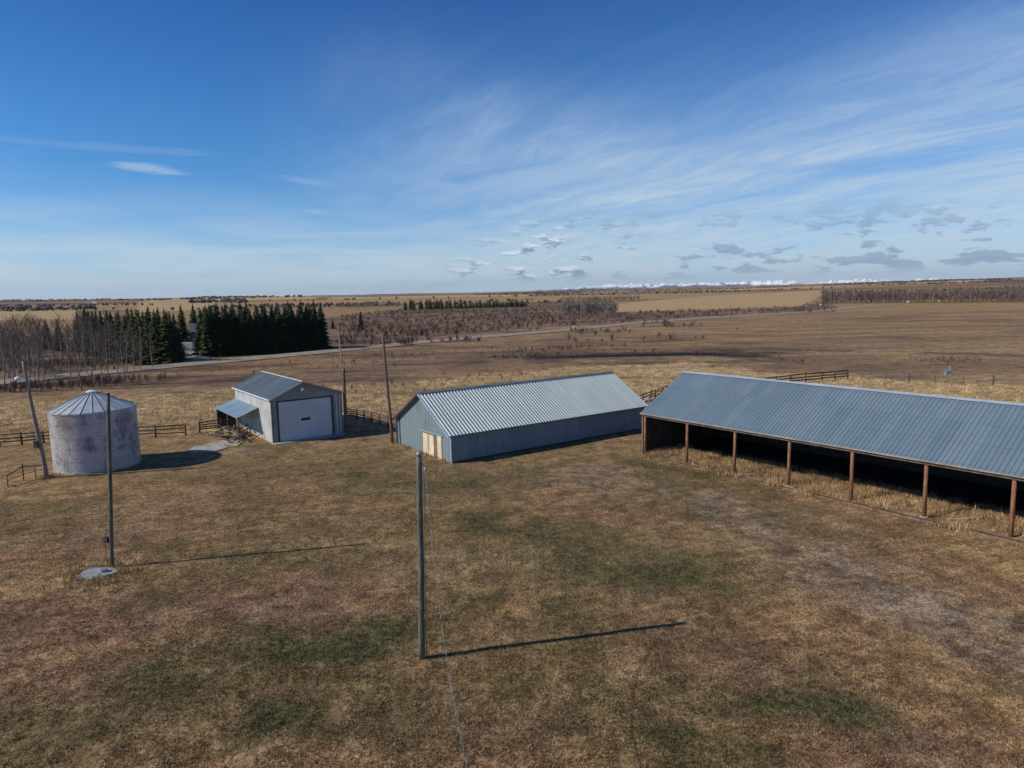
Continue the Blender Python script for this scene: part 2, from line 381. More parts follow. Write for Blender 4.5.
def zone_color(m, grass):
    """colour of the land cover; the same mix is used by the soil sheet and by the grass standing on it"""
    pos = m.n('ShaderNodeNewGeometry').outputs['Position']
    a = m.n('ShaderNodeAttribute', attribute_name='zone_a'); b = m.n('ShaderNodeAttribute', attribute_name='zone_b')
    sa = m.n('ShaderNodeSeparateColor'); m.put(a.outputs['Color'], sa.inputs[0])
    sb = m.n('ShaderNodeSeparateColor'); m.put(b.outputs['Color'], sb.inputs[0])
    n0 = m.noise(pos, 0.55, 6, 0.65, 0.2); n1 = m.noise(pos, 3.2, 5, 0.7); n2 = m.noise(pos, 0.07, 5, 0.6, 0.3)
    yard = m.mix(m.ss(n0, 0.34, 0.66), (0.172, 0.106, 0.047), (0.385, 0.250, 0.112))
    yard = m.mix(m.ss(n2, 0.38, 0.62), yard, m.mix(0.55, yard, (0.320, 0.195, 0.105)))
    straw = m.mix(m.ss(n0, 0.33, 0.68), (0.290, 0.195, 0.092), (0.620, 0.455, 0.245))
    red = m.mix(m.ss(n0, 0.35, 0.66), (0.170, 0.098, 0.060), (0.315, 0.188, 0.112))
    green = m.mix(m.ss(n1, 0.35, 0.65), (0.060, 0.055, 0.024), (0.130, 0.112, 0.048))
    bare = m.mix(m.ss(n0, 0.36, 0.64), (0.140, 0.098, 0.066), (0.310, 0.226, 0.152))
    olive = m.mix(m.ss(n0, 0.35, 0.65), (0.150, 0.112, 0.054), (0.260, 0.198, 0.100))
    scrub = m.mix(m.ss(n2, 0.36, 0.62), (0.085, 0.055, 0.042), (0.200, 0.130, 0.090))
    c = yard
    c = m.mix(b.outputs['Alpha'], c, olive)
    c = m.mix(sa.outputs[2], c, red)
    c = m.mix(sa.outputs[1], c, straw)
    c = m.mix(sb.outputs[2], c, scrub)
    c = m.mix(sb.outputs[0], c, (0.43, 0.300, 0.150))
    c = m.mix(a.outputs['Alpha'], c, bare)
    c = m.mix(m.ss(m.noise(m.mapping(pos, loc=(7, 3, 0)), 0.28, 5, 0.62, 0.5), 0.52, 0.70, 0.0, 0.55), c, m.mix(0.6, c, (0.42, 0.31, 0.18)))
    c = m.mix(m.ss(m.noise(m.mapping(pos, loc=(2, 9, 0)), 0.42, 5, 0.62, 0.5), 0.54, 0.72, 0.0, 0.35), c, m.mix(0.6, c, (0.09, 0.065, 0.038)))
    mow = m.noise(m.mapping(m.mapping(pos, rot=(0, 0, R(-20))), sc=(0.22, 1.6, 1)), 1.5, 5, 0.65, 0.6)
    mw = m.ss(mow, 0.36, 0.64, 0.84, 1.16)
    c = m.mix(m.ss(b.outputs['Alpha'], 1.0, 0.0), c, m.mix(1.0, c, m.comb(mw, mw, mw), 'MULTIPLY'))
    c = m.mix(sa.outputs[0], c, green)
    c = m.mix(sb.outputs[1], c, (0.034, 0.032, 0.030))
    spk = m.math('MULTIPLY', m.ss(m.noise(pos, 7.0, 4, 0.75), 0.33, 0.67, 0.50, 1.45), m.ss(m.noise(pos, 1.7, 3, 0.6), 0.32, 0.68, 0.78, 1.2))
    return m.mix(1.0, c, m.comb(spk, spk, spk), 'MULTIPLY'), pos, n0, n1

def new_mat(name):
    mt = bpy.data.materials.new(name); mt.use_nodes = True
    m = NT(mt.node_tree)
    out = m.n('ShaderNodeOutputMaterial'); bs = m.n('ShaderNodeBsdfPrincipled')
    m.t.links.new(bs.outputs[0], out.inputs[0])
    return mt, m, bs

# ------------------------------------------------------------------ ground sheet
def ground_mat():
    mt, m, bs = new_mat('ground')
    c, pos, n0, n1 = zone_color(m, False)
    m.put(c, bs.inputs['Base Color'])
    bs.inputs['Roughness'].default_value = 0.95
    bs.inputs['Specular IOR Level'].default_value = 0.1
    n4 = m.noise(pos, 14.0, 3, 0.7)
    hgt = m.math('ADD', m.math('MULTIPLY', n0, 0.6), m.math('ADD', m.math('MULTIPLY', n1, 0.20), m.math('MULTIPLY', n4, 0.05)))
    bp = m.n('ShaderNodeBump'); bp.inputs['Strength'].default_value = 0.9; bp.inputs['Distance'].default_value = 0.55
    m.put(hgt, bp.inputs['Height']); m.t.links.new(bp.outputs[0], bs.inputs['Normal'])
    return mt

def make_ground():
    th_f = np.arange(-52, 52.01, 0.30); th_c = np.arange(55, 305.1, 3.0)
    th = np.radians(np.concatenate([th_f, th_c])); nt = len(th)
    rs = [0.0]; r = 4.0
    while r < 45000:
        rs.append(r); r *= (1.0115 if r > 15 else 1.06) if r < 6000 else 1.03
    rs = np.array(rs[1:]); nr = len(rs)
    T, RR = np.meshgrid(th, rs)
    x = RR * np.sin(T); y = RR * np.cos(T); z = height(x, y)
    x = np.concatenate([[0], x.ravel()]); y = np.concatenate([[0], y.ravel()]); z = np.concatenate([[0], z.ravel()])
    co = np.stack([x, y, z], -1)
    i, j = np.meshgrid(np.arange(nr - 1), np.arange(nt), indexing='ij'); j2 = (j + 1) % nt
    q = np.stack([1 + i * nt + j, 1 + (i + 1) * nt + j, 1 + (i + 1) * nt + j2, 1 + i * nt + j2], -1).reshape(-1, 4)
    # orient upward
    q = q[:, ::-1]
    tri = [(0, 1 + j, 1 + (j + 1) % nt) for j in range(nt)]
    tri = [t[::-1] for t in tri]
    me = bpy.data.meshes.new('ground')
    nq = len(q); ntri = len(tri)
    me.vertices.add(len(co)); me.vertices.foreach_set('co', co.ravel())
    loops = np.concatenate([q.ravel(), np.array(tri).ravel()])
    me.loops.add(len(loops)); me.loops.foreach_set('vertex_index', loops.astype(np.int32))
    me.polygons.add(nq + ntri)
    starts = np.concatenate([np.arange(nq) * 4, nq * 4 + np.arange(ntri) * 3])
    me.polygons.foreach_set('loop_start', starts.astype(np.int32))
    me.update(calc_edges=True); me.validate()
    me.shade_smooth()
    set_masks(me, *masks(x, y))
    o = link_mesh('ground', me, ground_mat())
    tag(o, kind='structure')
    return o
make_ground()

# grass as blades standing on the ground (uncountable cover)
def blade_mesh(name, pts, hmin, hmax, wmin, wmax, nb, spread, mat, lean=0.5, masks_of=None):
    n = len(pts); x = np.repeat(pts[:, 0], nb); y = np.repeat(pts[:, 1], nb); N = len(x)
    ox = rng.normal(0, spread, N); oy = rng.normal(0, spread, N)
    bx = x + ox; by = y + oy; bz = height(bx, by) - 0.01
    ang = rng.uniform(0, 2 * np.pi, N); h = rng.uniform(hmin, hmax, N) * rng.uniform(0.7, 1.25, N); wd = rng.uniform(wmin, wmax, N)
    la = rng.uniform(0, 2 * np.pi, N); ln = rng.uniform(0.05, lean, N) * h
    cx, cy = np.cos(ang) * wd / 2, np.sin(ang) * wd / 2
    v = np.empty((N, 3, 3))
    v[:, 0] = np.stack([bx - cx, by - cy, bz], -1); v[:, 1] = np.stack([bx + cx, by + cy, bz], -1)
    v[:, 2] = np.stack([bx + np.cos(la) * ln, by + np.sin(la) * ln, bz + h], -1)
    me = bpy.data.meshes.new(name)
    me.vertices.add(N * 3); me.vertices.foreach_set('co', v.ravel())
    me.loops.add(N * 3); me.loops.foreach_set('vertex_index', np.arange(N * 3, dtype=np.int32))
    me.polygons.add(N); me.polygons.foreach_set('loop_start', (np.arange(N) * 3).astype(np.int32))
    me.update(calc_edges=True)
    A, B = masks(x, y)
    if masks_of: A, B = masks_of(A, B)
    set_masks(me, np.repeat(A, 3, 0), np.repeat(B, 3, 0))
    return link_mesh(name, me, mat)

def grass_mat(name, bright):
    mt, m, bs = new_mat(name)
    c, pos, n0, n1 = zone_color(m, True)
    rnd = m.n('ShaderNodeNewGeometry').outputs['Random Per Island']
    k = m.ss(rnd, 0.0, 1.0, 0.50 * bright, 1.8 * bright)
    m.put(m.mix(1.0, c, m.comb(k, k, k), 'MULTIPLY'), bs.inputs['Base Color'])
    bs.inputs['Roughness'].default_value = 0.8
    bs.inputs['Specular IOR Level'].default_value = 0.15
    return mt

def inside_any(x, y, polys):
    m = np.zeros(x.shape, bool)
    for p in polys: m |= poly(x, y, p) > 0.5
    return m

BARN_O = (-5.54, 60.57); BARN_A = 0.611; BARN_L = 24.4; BARN_W = 11.0
SHED_O = (12.23, 62.606); SHED_A = -0.928
SHOP_O = (-25.086, 70.75); SHOP_A = 0.639
def loc2(o, a, u, v): return (o[0] + math.cos(a) * u - math.sin(a) * v, o[1] + math.sin(a) * u + math.cos(a) * v)
def foot(o, a, u0, u1, v0, v1): return [loc2(o, a, u0, v0), loc2(o, a, u1, v0), loc2(o, a, u1, v1), loc2(o, a, u0, v1)]
FOOTS = [foot(BARN_O, BARN_A, 0, BARN_L, 0, BARN_W), foot(SHED_O, SHED_A, -0.2, 34.2, 5.5, 11.4), foot(SHOP_O, SHOP_A, -2.4, 8, 0, 13.3)]
PADS = [(-23.13, 36.48)]

gm = grass_mat('yard_grass', 1.0)
def scatter(n, r0, r1, t0, t1, power=1.0):
    u = rng.uniform(0, 1, n)
    r = r0 * (r1 / r0) ** (u ** power); t = np.radians(rng.uniform(t0, t1, n))
    return r * np.sin(t), r * np.cos(t)
x, y = scatter(230000, 17, 64, -42, 44, 0.9)
tus = fbm(x / 0.45, y / 0.8, 301, 3)
kk_ = tus > 0.36
x, y = x[kk_], y[kk_]
keep = ~inside_any(x, y, FOOTS) & (np.hypot(x + 38.55, y - 62.7) > 3.7) & (np.hypot(x - PADS[0][0], (y - PADS[0][1])) > 1.0)
A_, B_ = masks(x, y)
keep &= rng.uniform(0, 1, len(x)) > A_[:, 3] * 0.75
pts = np.stack([x, y], -1)[keep]
o = blade_mesh('short_grass', pts, 0.03, 0.11, 0.014, 0.036, 3, 0.06, gm, 1.1)
tag(o, 'short mown dry brown grass covering the yard between the buildings', 'grass', kind='stuff')

# tall pale grass beyond the rail fences and inside the open shed
tall = grass_mat('tall_grass', 1.05)
x, y = scatter(120000, 60, 150, -45, 46, 1.0)
A_, B_ = masks(x, y)
keep = (poly(x, y, STRAW_POLY) > 0.5) & (A_[:, 1] > 0.3) & ~inside_any(x, y, FOOTS) & (np.hypot(x + 38.55, y - 62.7) > 3.9) & (poly(x, y, SHED_POLY) < 0.5)
pts = np.stack([x, y], -1)[keep]
o = blade_mesh('tall_grass', pts, 0.12, 0.36, 0.025, 0.06, 4, 0.35, tall, 1.0)
tag(o, 'tall pale straw grass in the field beyond the rail fences', 'grass', kind='stuff')
n = 20000
u = rng.uniform(0.1, 33.5, n); v = -0.9 + rng.uniform(0, 1, n) ** 0.8 * 5.9 + rng.normal(0, 0.15, n)
x = SHED_O[0] + math.cos(SHED_A) * u - math.sin(SHED_A) * v; y = SHED_O[1] + math.sin(SHED_A) * u + math.cos(SHED_A) * v
kk = (fbm(x / 1.2, y / 1.2, 99, 3) > 0.40 + 0.16 * (v < -0.1))
def m_shed(A, B):
    A[:, 1] = 0.50; A[:, 2] = np.maximum(A[:, 2] * 0.5, 0.35); A[:, 3] = 0; A[:, 0] *= 0.3; return A, B
o = blade_mesh('shed_weeds', np.stack([x, y], -1)[kk], 0.15, 0.55, 0.015, 0.05, 6, 0.10, tall, 0.8, m_shed)
tag(o, 'tawny weeds growing along the sunlit front of the open shed', 'weeds', kind='stuff')
# rough grass round the concrete pad, around posts and wall feet
rp = []
for (a, b), k, sp in (((PADS[0], PADS[0]), 480, 1.05), (((-40.46, 58.24), (-40.46, 58.24)), 40, 0.3), (((-12.31, 69.34), (-5.43, 60.40)), 200, 0.25), (((-18.47, 75.03), (-14.20, 79.88)), 160, 0.4)):
    for i in range(k):
        t = random.random(); rp.append((a[0] + (b[0] - a[0]) * t + random.gauss(0, sp), a[1] + (b[1] - a[1]) * t + random.gauss(0, sp * 0.8)))
rp = np.array(rp); kk = ~inside_any(rp[:, 0], rp[:, 1], FOOTS) & (np.hypot((rp[:, 0] - PADS[0][0]) / 1.05, (rp[:, 1] - PADS[0][1]) / 0.75) > 1.0)
def m_tuft(A, B):
    A[:, 1] = 0.75; A[:, 0] = 0; return A, B
o = blade_mesh('rough_tufts', rp[kk], 0.12, 0.4, 0.012, 0.04, 14, 0.10, tall, 0.8, m_tuft)
tag(o, 'pale unmown tufts round the concrete pad and post feet', 'grass', kind='stuff')

# ------------------------------------------------------------------ materials
def simple(name, c0, c1, scale=3.0, rough=0.7, metal=0.0, spec=0.3, bump=0.0, stretch=(1, 1, 1), c2=None, coord='Object'):
    mt, m, bs = new_mat(name)
    vec = m.n('ShaderNodeTexCoord').outputs[coord]
    vec = m.mapping(vec, sc=stretch)
    n = m.noise(vec, scale, 6, 0.62, 0.3)
    c = m.mix(m.ss(n, 0.32, 0.68), c0, c1)
    if c2:
        c = m.mix(m.ss(m.noise(vec, scale * 0.37, 5, 0.6, 0.4), 0.55, 0.68), c, c2)
    m.put(c, bs.inputs['Base Color'])
    rr = m.ss(n, 0.2, 0.8, rough - 0.08, rough + 0.08); m.put(rr, bs.inputs['Roughness'])
    bs.inputs['Metallic'].default_value = metal
    bs.inputs['Specular IOR Level'].default_value = spec
    if bump:
        bp = m.n('ShaderNodeBump'); bp.inputs['Strength'].default_value = 0.7; bp.inputs['Distance'].default_value = bump
        m.put(m.noise(vec, scale * 3, 5, 0.6), bp.inputs['Height']); m.t.links.new(bp.outputs[0], bs.inputs['Normal'])
    return mt

M = {}
def sheet(name, c0, c1, stain_c, axis='x', sheet_w=0.9, rough=0.55, spec=0.3, stain=0.45, lap=2.4):
    """painted or galvanised sheeting: every sheet has faded a little differently, dirt has run down it"""
    mt, m, bs = new_mat(name)
    tcx = m.n('ShaderNodeTexCoord').outputs['Object']; sp = m.n('ShaderNodeSeparateXYZ'); m.put(tcx, sp.inputs[0])
    a = sp.outputs[0 if axis == 'x' else 1]; d = sp.outputs[2]
    wn = m.n('ShaderNodeTexWhiteNoise', noise_dimensions='2D')
    m.put(m.comb(m.math('FLOOR', m.math('DIVIDE', a, sheet_w)), m.math('FLOOR', m.math('DIVIDE', d, lap)), 0), wn.inputs[0])
    n = m.noise(tcx, 0.5, 5, 0.6, 0.3)
    c = m.mix(m.math('ADD', m.math('MULTIPLY', wn.outputs[0], 0.6), m.math('MULTIPLY', n, 0.4)), c0, c1)
    sc = (3.0, 1, 0.22) if axis == 'x' else (1, 3.0, 0.22)
    run = m.noise(m.mapping(tcx, sc=(3.0, 0.22, 0.22) if axis == 'x' else (0.22, 3.0, 0.22)), 1.6, 6, 0.7, 0.2)
    c = m.mix(m.ss(run, 0.50, 0.72, 0.0, stain), c, stain_c)
    seam = m.math('LESS_THAN', m.math('FRACT', m.math('DIVIDE', a, sheet_w)), 0.035)
    hl = m.math('LESS_THAN', m.math('FRACT', m.math('DIVIDE', d, lap / 3)), 0.03)
    c = m.mix(m.math('MULTIPLY', m.math('MAXIMUM', seam, m.math('MULTIPLY', hl, 0.6)), 0.45), c, tuple(v * 0.35 for v in c0))
    m.put(c, bs.inputs['Base Color']); m.put(m.ss(n, 0.2, 0.8, rough - 0.1, rough + 0.12), bs.inputs['Roughness']); bs.inputs['Specular IOR Level'].default_value = spec
    return mt
M['pole'] = simple('weathered_pole', (0.055, 0.055, 0.042), (0.20, 0.195, 0.145), 5, 0.85, bump=0.01, stretch=(4, 4, 0.35))
M['pole_brown'] = simple('brown_pole', (0.09, 0.06, 0.045), (0.20, 0.14, 0.105), 5, 0.85, bump=0.01, stretch=(4, 4, 0.35))
M['pole_grey'] = simple('grey_pole', (0.16, 0.13, 0.11), (0.33, 0.28, 0.235), 5, 0.85, bump=0.01, stretch=(4, 4, 0.35))
M['rail'] = simple('fence_wood', (0.055, 0.040, 0.033), (0.145, 0.105, 0.085), 4, 0.9, bump=0.01)
M['post_red'] = simple('red_brown_post', (0.15, 0.068, 0.036), (0.33, 0.165, 0.085), 3, 0.8, bump=0.008, stretch=(3, 3, 0.5))
M['zinc'] = simple('galvanised_sheet', (0.20, 0.20, 0.21), (0.50, 0.50, 0.52), 0.9, 0.55, 0.35, 0.5, c2=(0.17, 0.155, 0.165), stretch=(1, 1, 0.8))
M['bin_roof'] = simple('bin_roof_sheet', (0.34, 0.38, 0.41), (0.46, 0.50, 0.53), 1.2, 0.5, 0.1, 0.5)
M['seam'] = simple('dark_seam', (0.12, 0.14, 0.15), (0.20, 0.22, 0.23), 3, 0.7, 0.0)
M['barn_roof'] = sheet('barn_roof_sheet', (0.33, 0.395, 0.405), (0.43, 0.495, 0.495), (0.26, 0.31, 0.29), 'x', 1.02, 0.5, 0.45, 0.4)
M['barn_wall'] = sheet('barn_wall_sheet', (0.175, 0.222, 0.25), (0.225, 0.28, 0.305), (0.13, 0.135, 0.125), 'x', 0.93, 0.6, 0.2, 0.5, 9.0)
M['trim_blue'] = simple('pale_blue_trim', (0.26, 0.38, 0.48), (0.34, 0.46, 0.56), 1.0, 0.5, 0.0, 0.4)
M['trim_dark'] = simple('dark_trim', (0.035, 0.04, 0.045), (0.06, 0.065, 0.07), 2.0, 0.6)
M['ply'] = simple('raw_plywood', (0.55, 0.44, 0.30), (0.80, 0.70, 0.54), 1.8, 0.8, bump=0.004, stretch=(1, 1, 0.3), c2=(0.36, 0.27, 0.18))
M['shed_roof'] = sheet('shed_roof_sheet', (0.115, 0.170, 0.215), (0.165, 0.225, 0.275), (0.17, 0.17, 0.16), 'x', 0.915, 0.5, 0.45, 0.4, 3.0)
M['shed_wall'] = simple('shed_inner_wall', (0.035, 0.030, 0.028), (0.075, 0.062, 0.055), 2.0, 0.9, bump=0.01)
M['beam'] = simple('old_timber', (0.13, 0.085, 0.06), (0.26, 0.185, 0.14), 2.5, 0.85, bump=0.008)
M['fascia'] = simple('pale_fascia', (0.36, 0.33, 0.30), (0.52, 0.49, 0.46), 2.0, 0.7)
M['conc'] = simple('old_concrete', (0.27, 0.25, 0.22), (0.45, 0.42, 0.37), 1.5, 0.9, bump=0.01, c2=(0.20, 0.17, 0.13))
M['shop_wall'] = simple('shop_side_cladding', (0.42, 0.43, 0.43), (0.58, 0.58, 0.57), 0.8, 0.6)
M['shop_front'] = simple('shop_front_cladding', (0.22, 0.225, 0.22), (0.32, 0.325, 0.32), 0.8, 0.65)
M['shop_roof'] = sheet('shop_roof_sheet', (0.060, 0.088, 0.105), (0.120, 0.155, 0.172), (0.16, 0.18, 0.17), 'y', 1.22, 0.5, 0.4, 0.5, 4.0)
M['lean_roof'] = simple('lean_to_sheet', (0.17, 0.25, 0.31), (0.22, 0.31, 0.37), 0.6, 0.5, 0.1, 0.4)
M['door'] = simple('overhead_door_white', (0.50, 0.52, 0.54), (0.58, 0.60, 0.62), 0.5, 0.5)
M['glass'] = simple('dark_glass', (0.02, 0.025, 0.03), (0.03, 0.035, 0.04), 1.0, 0.12, 0, 0.5)
M['white'] = simple('white_paint', (0.72, 0.72, 0.70), (0.82, 0.82, 0.80), 2.0, 0.5)
M['lamp_glass'] = simple('lamp_globe', (0.6, 0.6, 0.62), (0.75, 0.75, 0.76), 2.0, 0.3)
M['cable'] = simple('black_cable', (0.10, 0.10, 0.10), (0.16, 0.16, 0.15), 3.0, 0.55)
M['alu'] = simple('bare_aluminium_cable', (0.05, 0.05, 0.05), (0.28, 0.28, 0.27), 5.0, 0.6, 0.0)
M['steel'] = simple('grey_steel', (0.22, 0.24, 0.27), (0.34, 0.36, 0.40), 2.0, 0.5, 0.3)
M['rust'] = simple('rusty_pipe', (0.09, 0.055, 0.04), (0.18, 0.11, 0.075), 4.0, 0.85)
M['road'] = simple('gravel_road', (0.24, 0.200, 0.155), (0.34, 0.29, 0.225), 0.3, 0.95, coord='Object')
M['bark_grey'] = simple('pale_bark', (0.15, 0.125, 0.11), (0.42, 0.37, 0.33), 1.0, 0.9)
M['twig'] = simple('twigs', (0.095, 0.073, 0.063), (0.190, 0.150, 0.128), 0.6, 0.9)
M['twig_red'] = simple('red_twigs', (0.075, 0.050, 0.043), (0.150, 0.100, 0.080), 0.6, 0.9)
M['bark'] = simple('spruce_bark', (0.05, 0.038, 0.03), (0.10, 0.08, 0.06), 4.0, 0.95)
M['log'] = simple('weathered_log', (0.18, 0.155, 0.13), (0.50, 0.46, 0.41), 3.0, 0.85)
M['log_pale'] = simple('bleached_board', (0.24, 0.20, 0.17), (0.40, 0.35, 0.30), 1.0, 0.8)
M['shed_cap'] = simple('shed_ridge_sheet', (0.27, 0.33, 0.38), (0.34, 0.40, 0.45), 1.0, 0.5)
M['roof_white'] = simple('trim_white', (0.62, 0.66, 0.68), (0.75, 0.78, 0.80), 2.0, 0.5)

def needle_mat():
    mt, m, bs = new_mat('spruce_needles')
    g = m.n('ShaderNodeNewGeometry'); oi = m.n('ShaderNodeObjectInfo')
    n = m.noise(g.outputs['Position'], 0.7, 4, 0.6)
    c = m.mix(m.ss(n, 0.35, 0.65), (0.024, 0.040, 0.016), (0.062, 0.084, 0.030))
    c = m.mix(m.ss(g.outputs['Random Per Island'], 0, 1, 0, 0.6), c, (0.085, 0.095, 0.034))
    c = m.mix(m.ss(oi.outputs['Random'], 0.4, 1, 0, 0.4), c, (0.030, 0.050, 0.032))
    m.put(c, bs.inputs['Base Color']); bs.inputs['Roughness'].default_value = 0.75; bs.inputs['Specular IOR Level'].default_value = 0.2
    return mt
M['needles'] = needle_mat()

# ------------------------------------------------------------------ road
def ribbon(name, pts, wd, zoff, mat, mats_attr=False):
    P_ = [Vector((*p, 0)) for p in pts]
    # Catmull-Rom
    out = []
    for i in range(len(P_) - 1):
        p0 = P_[max(i - 1, 0)]; p1 = P_[i]; p2 = P_[i + 1]; p3 = P_[min(i + 2, len(P_) - 1)]
        for k in range(12):
            t = k / 12
            out.append(0.5 * ((2 * p1) + (-p0 + p2) * t + (2 * p0 - 5 * p1 + 4 * p2 - p3) * t * t + (-p0 + 3 * p1 - 3 * p2 + p3) * t ** 3))
    out.append(P_[-1])
    vs = []; fs = []
    prof = [(-wd / 2 - 2.2, -0.25), (-wd / 2, 0.0), (0, 0.10), (wd / 2, 0.0), (wd / 2 + 2.2, -0.25)]
    for i, p in enumerate(out):
        d = (out[min(i + 1, len(out) - 1)] - out[max(i - 1, 0)]).normalized(); s_ = Vector((-d.y, d.x, 0))
        for o_, dz_ in prof:
            q = p + s_ * o_
            vs.append((q.x, q.y, float(height(np.array(q.x), np.array(q.y))) + zoff + dz_))
    for i in range(len(out) - 1):
        for k in range(4):
            a = i * 5 + k; fs.append((a, a + 1, a + 6, a + 5))
    mb = MB(); mb.add(vs, fs)
    o = mb.build(name, mat, smooth=True); tag(o, kind='structure'); return o
ribbon('road', [(-118.11, 104.46), (-109.09, 118.14), (-98.03, 131.31), (-87.80, 146.43), (-75.52, 161.97), (-60.97, 179.81), (-50.87, 193.24), (-40.97, 207.30), (-21.95, 232.54), (0.36, 256.18), (25.53, 284.34), (62.08, 332.48), (92.27, 362.38), (139.47, 398.60),
                (203.11, 456.37), (267.42, 530.57), (345.63, 615.52)], 5.0, 0.40, M['road'])
ribbon('driveway', [(-74.81, 163.00), (-83.10, 183.13), (-90.75, 195.77), (-97.89, 206.16)], 3.0, 0.30, M['road'])

# pond and apron
def flat_blob(name, cx, cy, rx, ry, z, ang, mat, seed=1, n=40, thick=0.0):
    rr = random.Random(seed); vs = []
    ph = [rr.uniform(0, 6.28) for _ in range(5)]
    for k in range(n):
        t = 2 * math.pi * k / n
        s_ = 1 + 0.10 * math.sin(3 * t + ph[0]) + 0.07 * math.sin(5 * t + ph[1]) + 0.05 * math.sin(9 * t + ph[2])
        px, py = rx * s_ * math.cos(t), ry * s_ * math.sin(t)
        vs.append((cx + px * math.cos(ang) - py * math.sin(ang), cy + px * math.sin(ang) + py * math.cos(ang), z))
    mb = MB()
    if thick:
        lo = [(a, b, c - thick) for a, b, c in vs]
        mb.add(vs + lo, [tuple(range(n)), tuple(range(2 * n - 1, n - 1, -1))] + [(k, (k + 1) % n, n + (k + 1) % n, n + k) for k in range(n)])
    else:
        mb.add(vs, [tuple(range(n))])
    return mb.build(name, mat)
wm, m_, bs_ = new_mat('pond_water')
bs_.inputs['Base Color'].default_value = (0.02, 0.022, 0.022, 1); bs_.inputs['Roughness'].default_value = 0.9; bs_.inputs['Specular IOR Level'].default_value = 0.1
bp_ = m_.n('ShaderNodeBump'); bp_.inputs['Distance'].default_value = 0.08; m_.put(m_.noise(m_.n('ShaderNodeNewGeometry').outputs['Position'], 1.5, 3), bp_.inputs['Height']); m_.t.links.new(bp_.outputs[0], bs_.inputs['Normal'])
pc = (31.58, 162.60)
tag(flat_blob('water', pc[0], pc[1], 19, 2.2, 0.14, 0.03, wm, 5, 60), kind='structure')

# ------------------------------------------------------------------ building helpers
def frame(o, a):
    return Matrix.Translation((o[0], o[1], 0)) @ Matrix.Rotation(a, 4, 'Z')

def corr_sheet(mb, o, u, v, L, W, n, period, h, thick=0.012, flat=0.35, topw=0.25):
    """ribbed sheet: origin o, ribs spaced along u over L, running along v for W, raised along n"""
    o, u, v, n = Vector(o), Vector(u).normalized(), Vector(v).normalized(), Vector(n).normalized()
    prof = []
    k = 0
    x = 0.0
    while x < L - 1e-6:
        s_ = (1 - flat - topw) / 2
        for fx, fz in ((0, 0), (flat, 0), (flat + s_, h), (flat + s_ + topw, h)):
            xx = x + fx * period
            if xx <= L: prof.append((xx, fz))
        x += period
    prof.append((L, 0))
    vs = []
    for xx, zz in prof:
        for t in (0, W): vs.append(o + u * xx + v * t + n * (zz + thick))
    m = len(prof)
    for xx, zz in prof:
        for t in (0, W): vs.append(o + u * xx + v * t + n * zz)
    fs = []
    for i in range(m - 1):
        a = 2 * i; fs.append((a, a + 2, a + 3, a + 1)); b = 2 * m + 2 * i; fs.append((b, b + 1, b + 3, b + 2))
        fs.append((a, 2 * m + a, 2 * m + a + 2, a + 2)); fs.append((a + 1, a + 3, 2 * m + a + 3, 2 * m + a + 1))
    fs.append((0, 1, 2 * m + 1, 2 * m)); e = 2 * (m - 1); fs.append((e, 2 * m + e, 2 * m + e + 1, e + 1))
    mb.add(vs, fs)

def gable_sheet(mb, y_of, u0, u1, base, eave, ridge, um, period, h, sign, fixed, axis):
    pass

def gable_wall(mb, W, eave, ridge, x, out, period=0.6, h=0.03, z0=0.0, holes=()):
    """end wall across local v (0..W) at local u = x, ribs vertical, outward direction out (+-1 along u)"""
    prof = []
    y_ = 0.0
    while y_ < W - 1e-6:
        for fx, fz in ((0, 0), (0.72, 0), (0.80, h), (0.92, h)):
            yy = y_ + fx * period
            if yy < W: prof.append((yy, fz))
        y_ += period
    prof += [(W, 0), (W / 2, 0)]
    prof = sorted(set(prof))
    top = lambda v: eave + (ridge - eave) * (1 - abs(v - W / 2) / (W / 2))
    vs = []; n = len(prof)
    for v, z in prof:
        vs.append((x + out * (z + 0.02), v, z0)); vs.append((x + out * (z + 0.02), v, top(v)))
    for v, z in prof:
        vs.append((x, v, z0)); vs.append((x, v, top(v)))
    fs = []
    for i in range(n - 1):
        a = 2 * i; fs.append((a, a + 2, a + 3, a + 1)); b = 2 * n + a; fs.append((b, b + 1, b + 3, b + 2))
        fs.append((a + 1, a + 3, b + 3, b + 1)); fs.append((a, b, b + 2, a + 2))
    fs.append((0, 1, 2 * n + 1, 2 * n)); e = 2 * (n - 1); fs.append((e, 2 * n + e, 2 * n + e + 1, e + 1))
    mb.add(vs, fs)

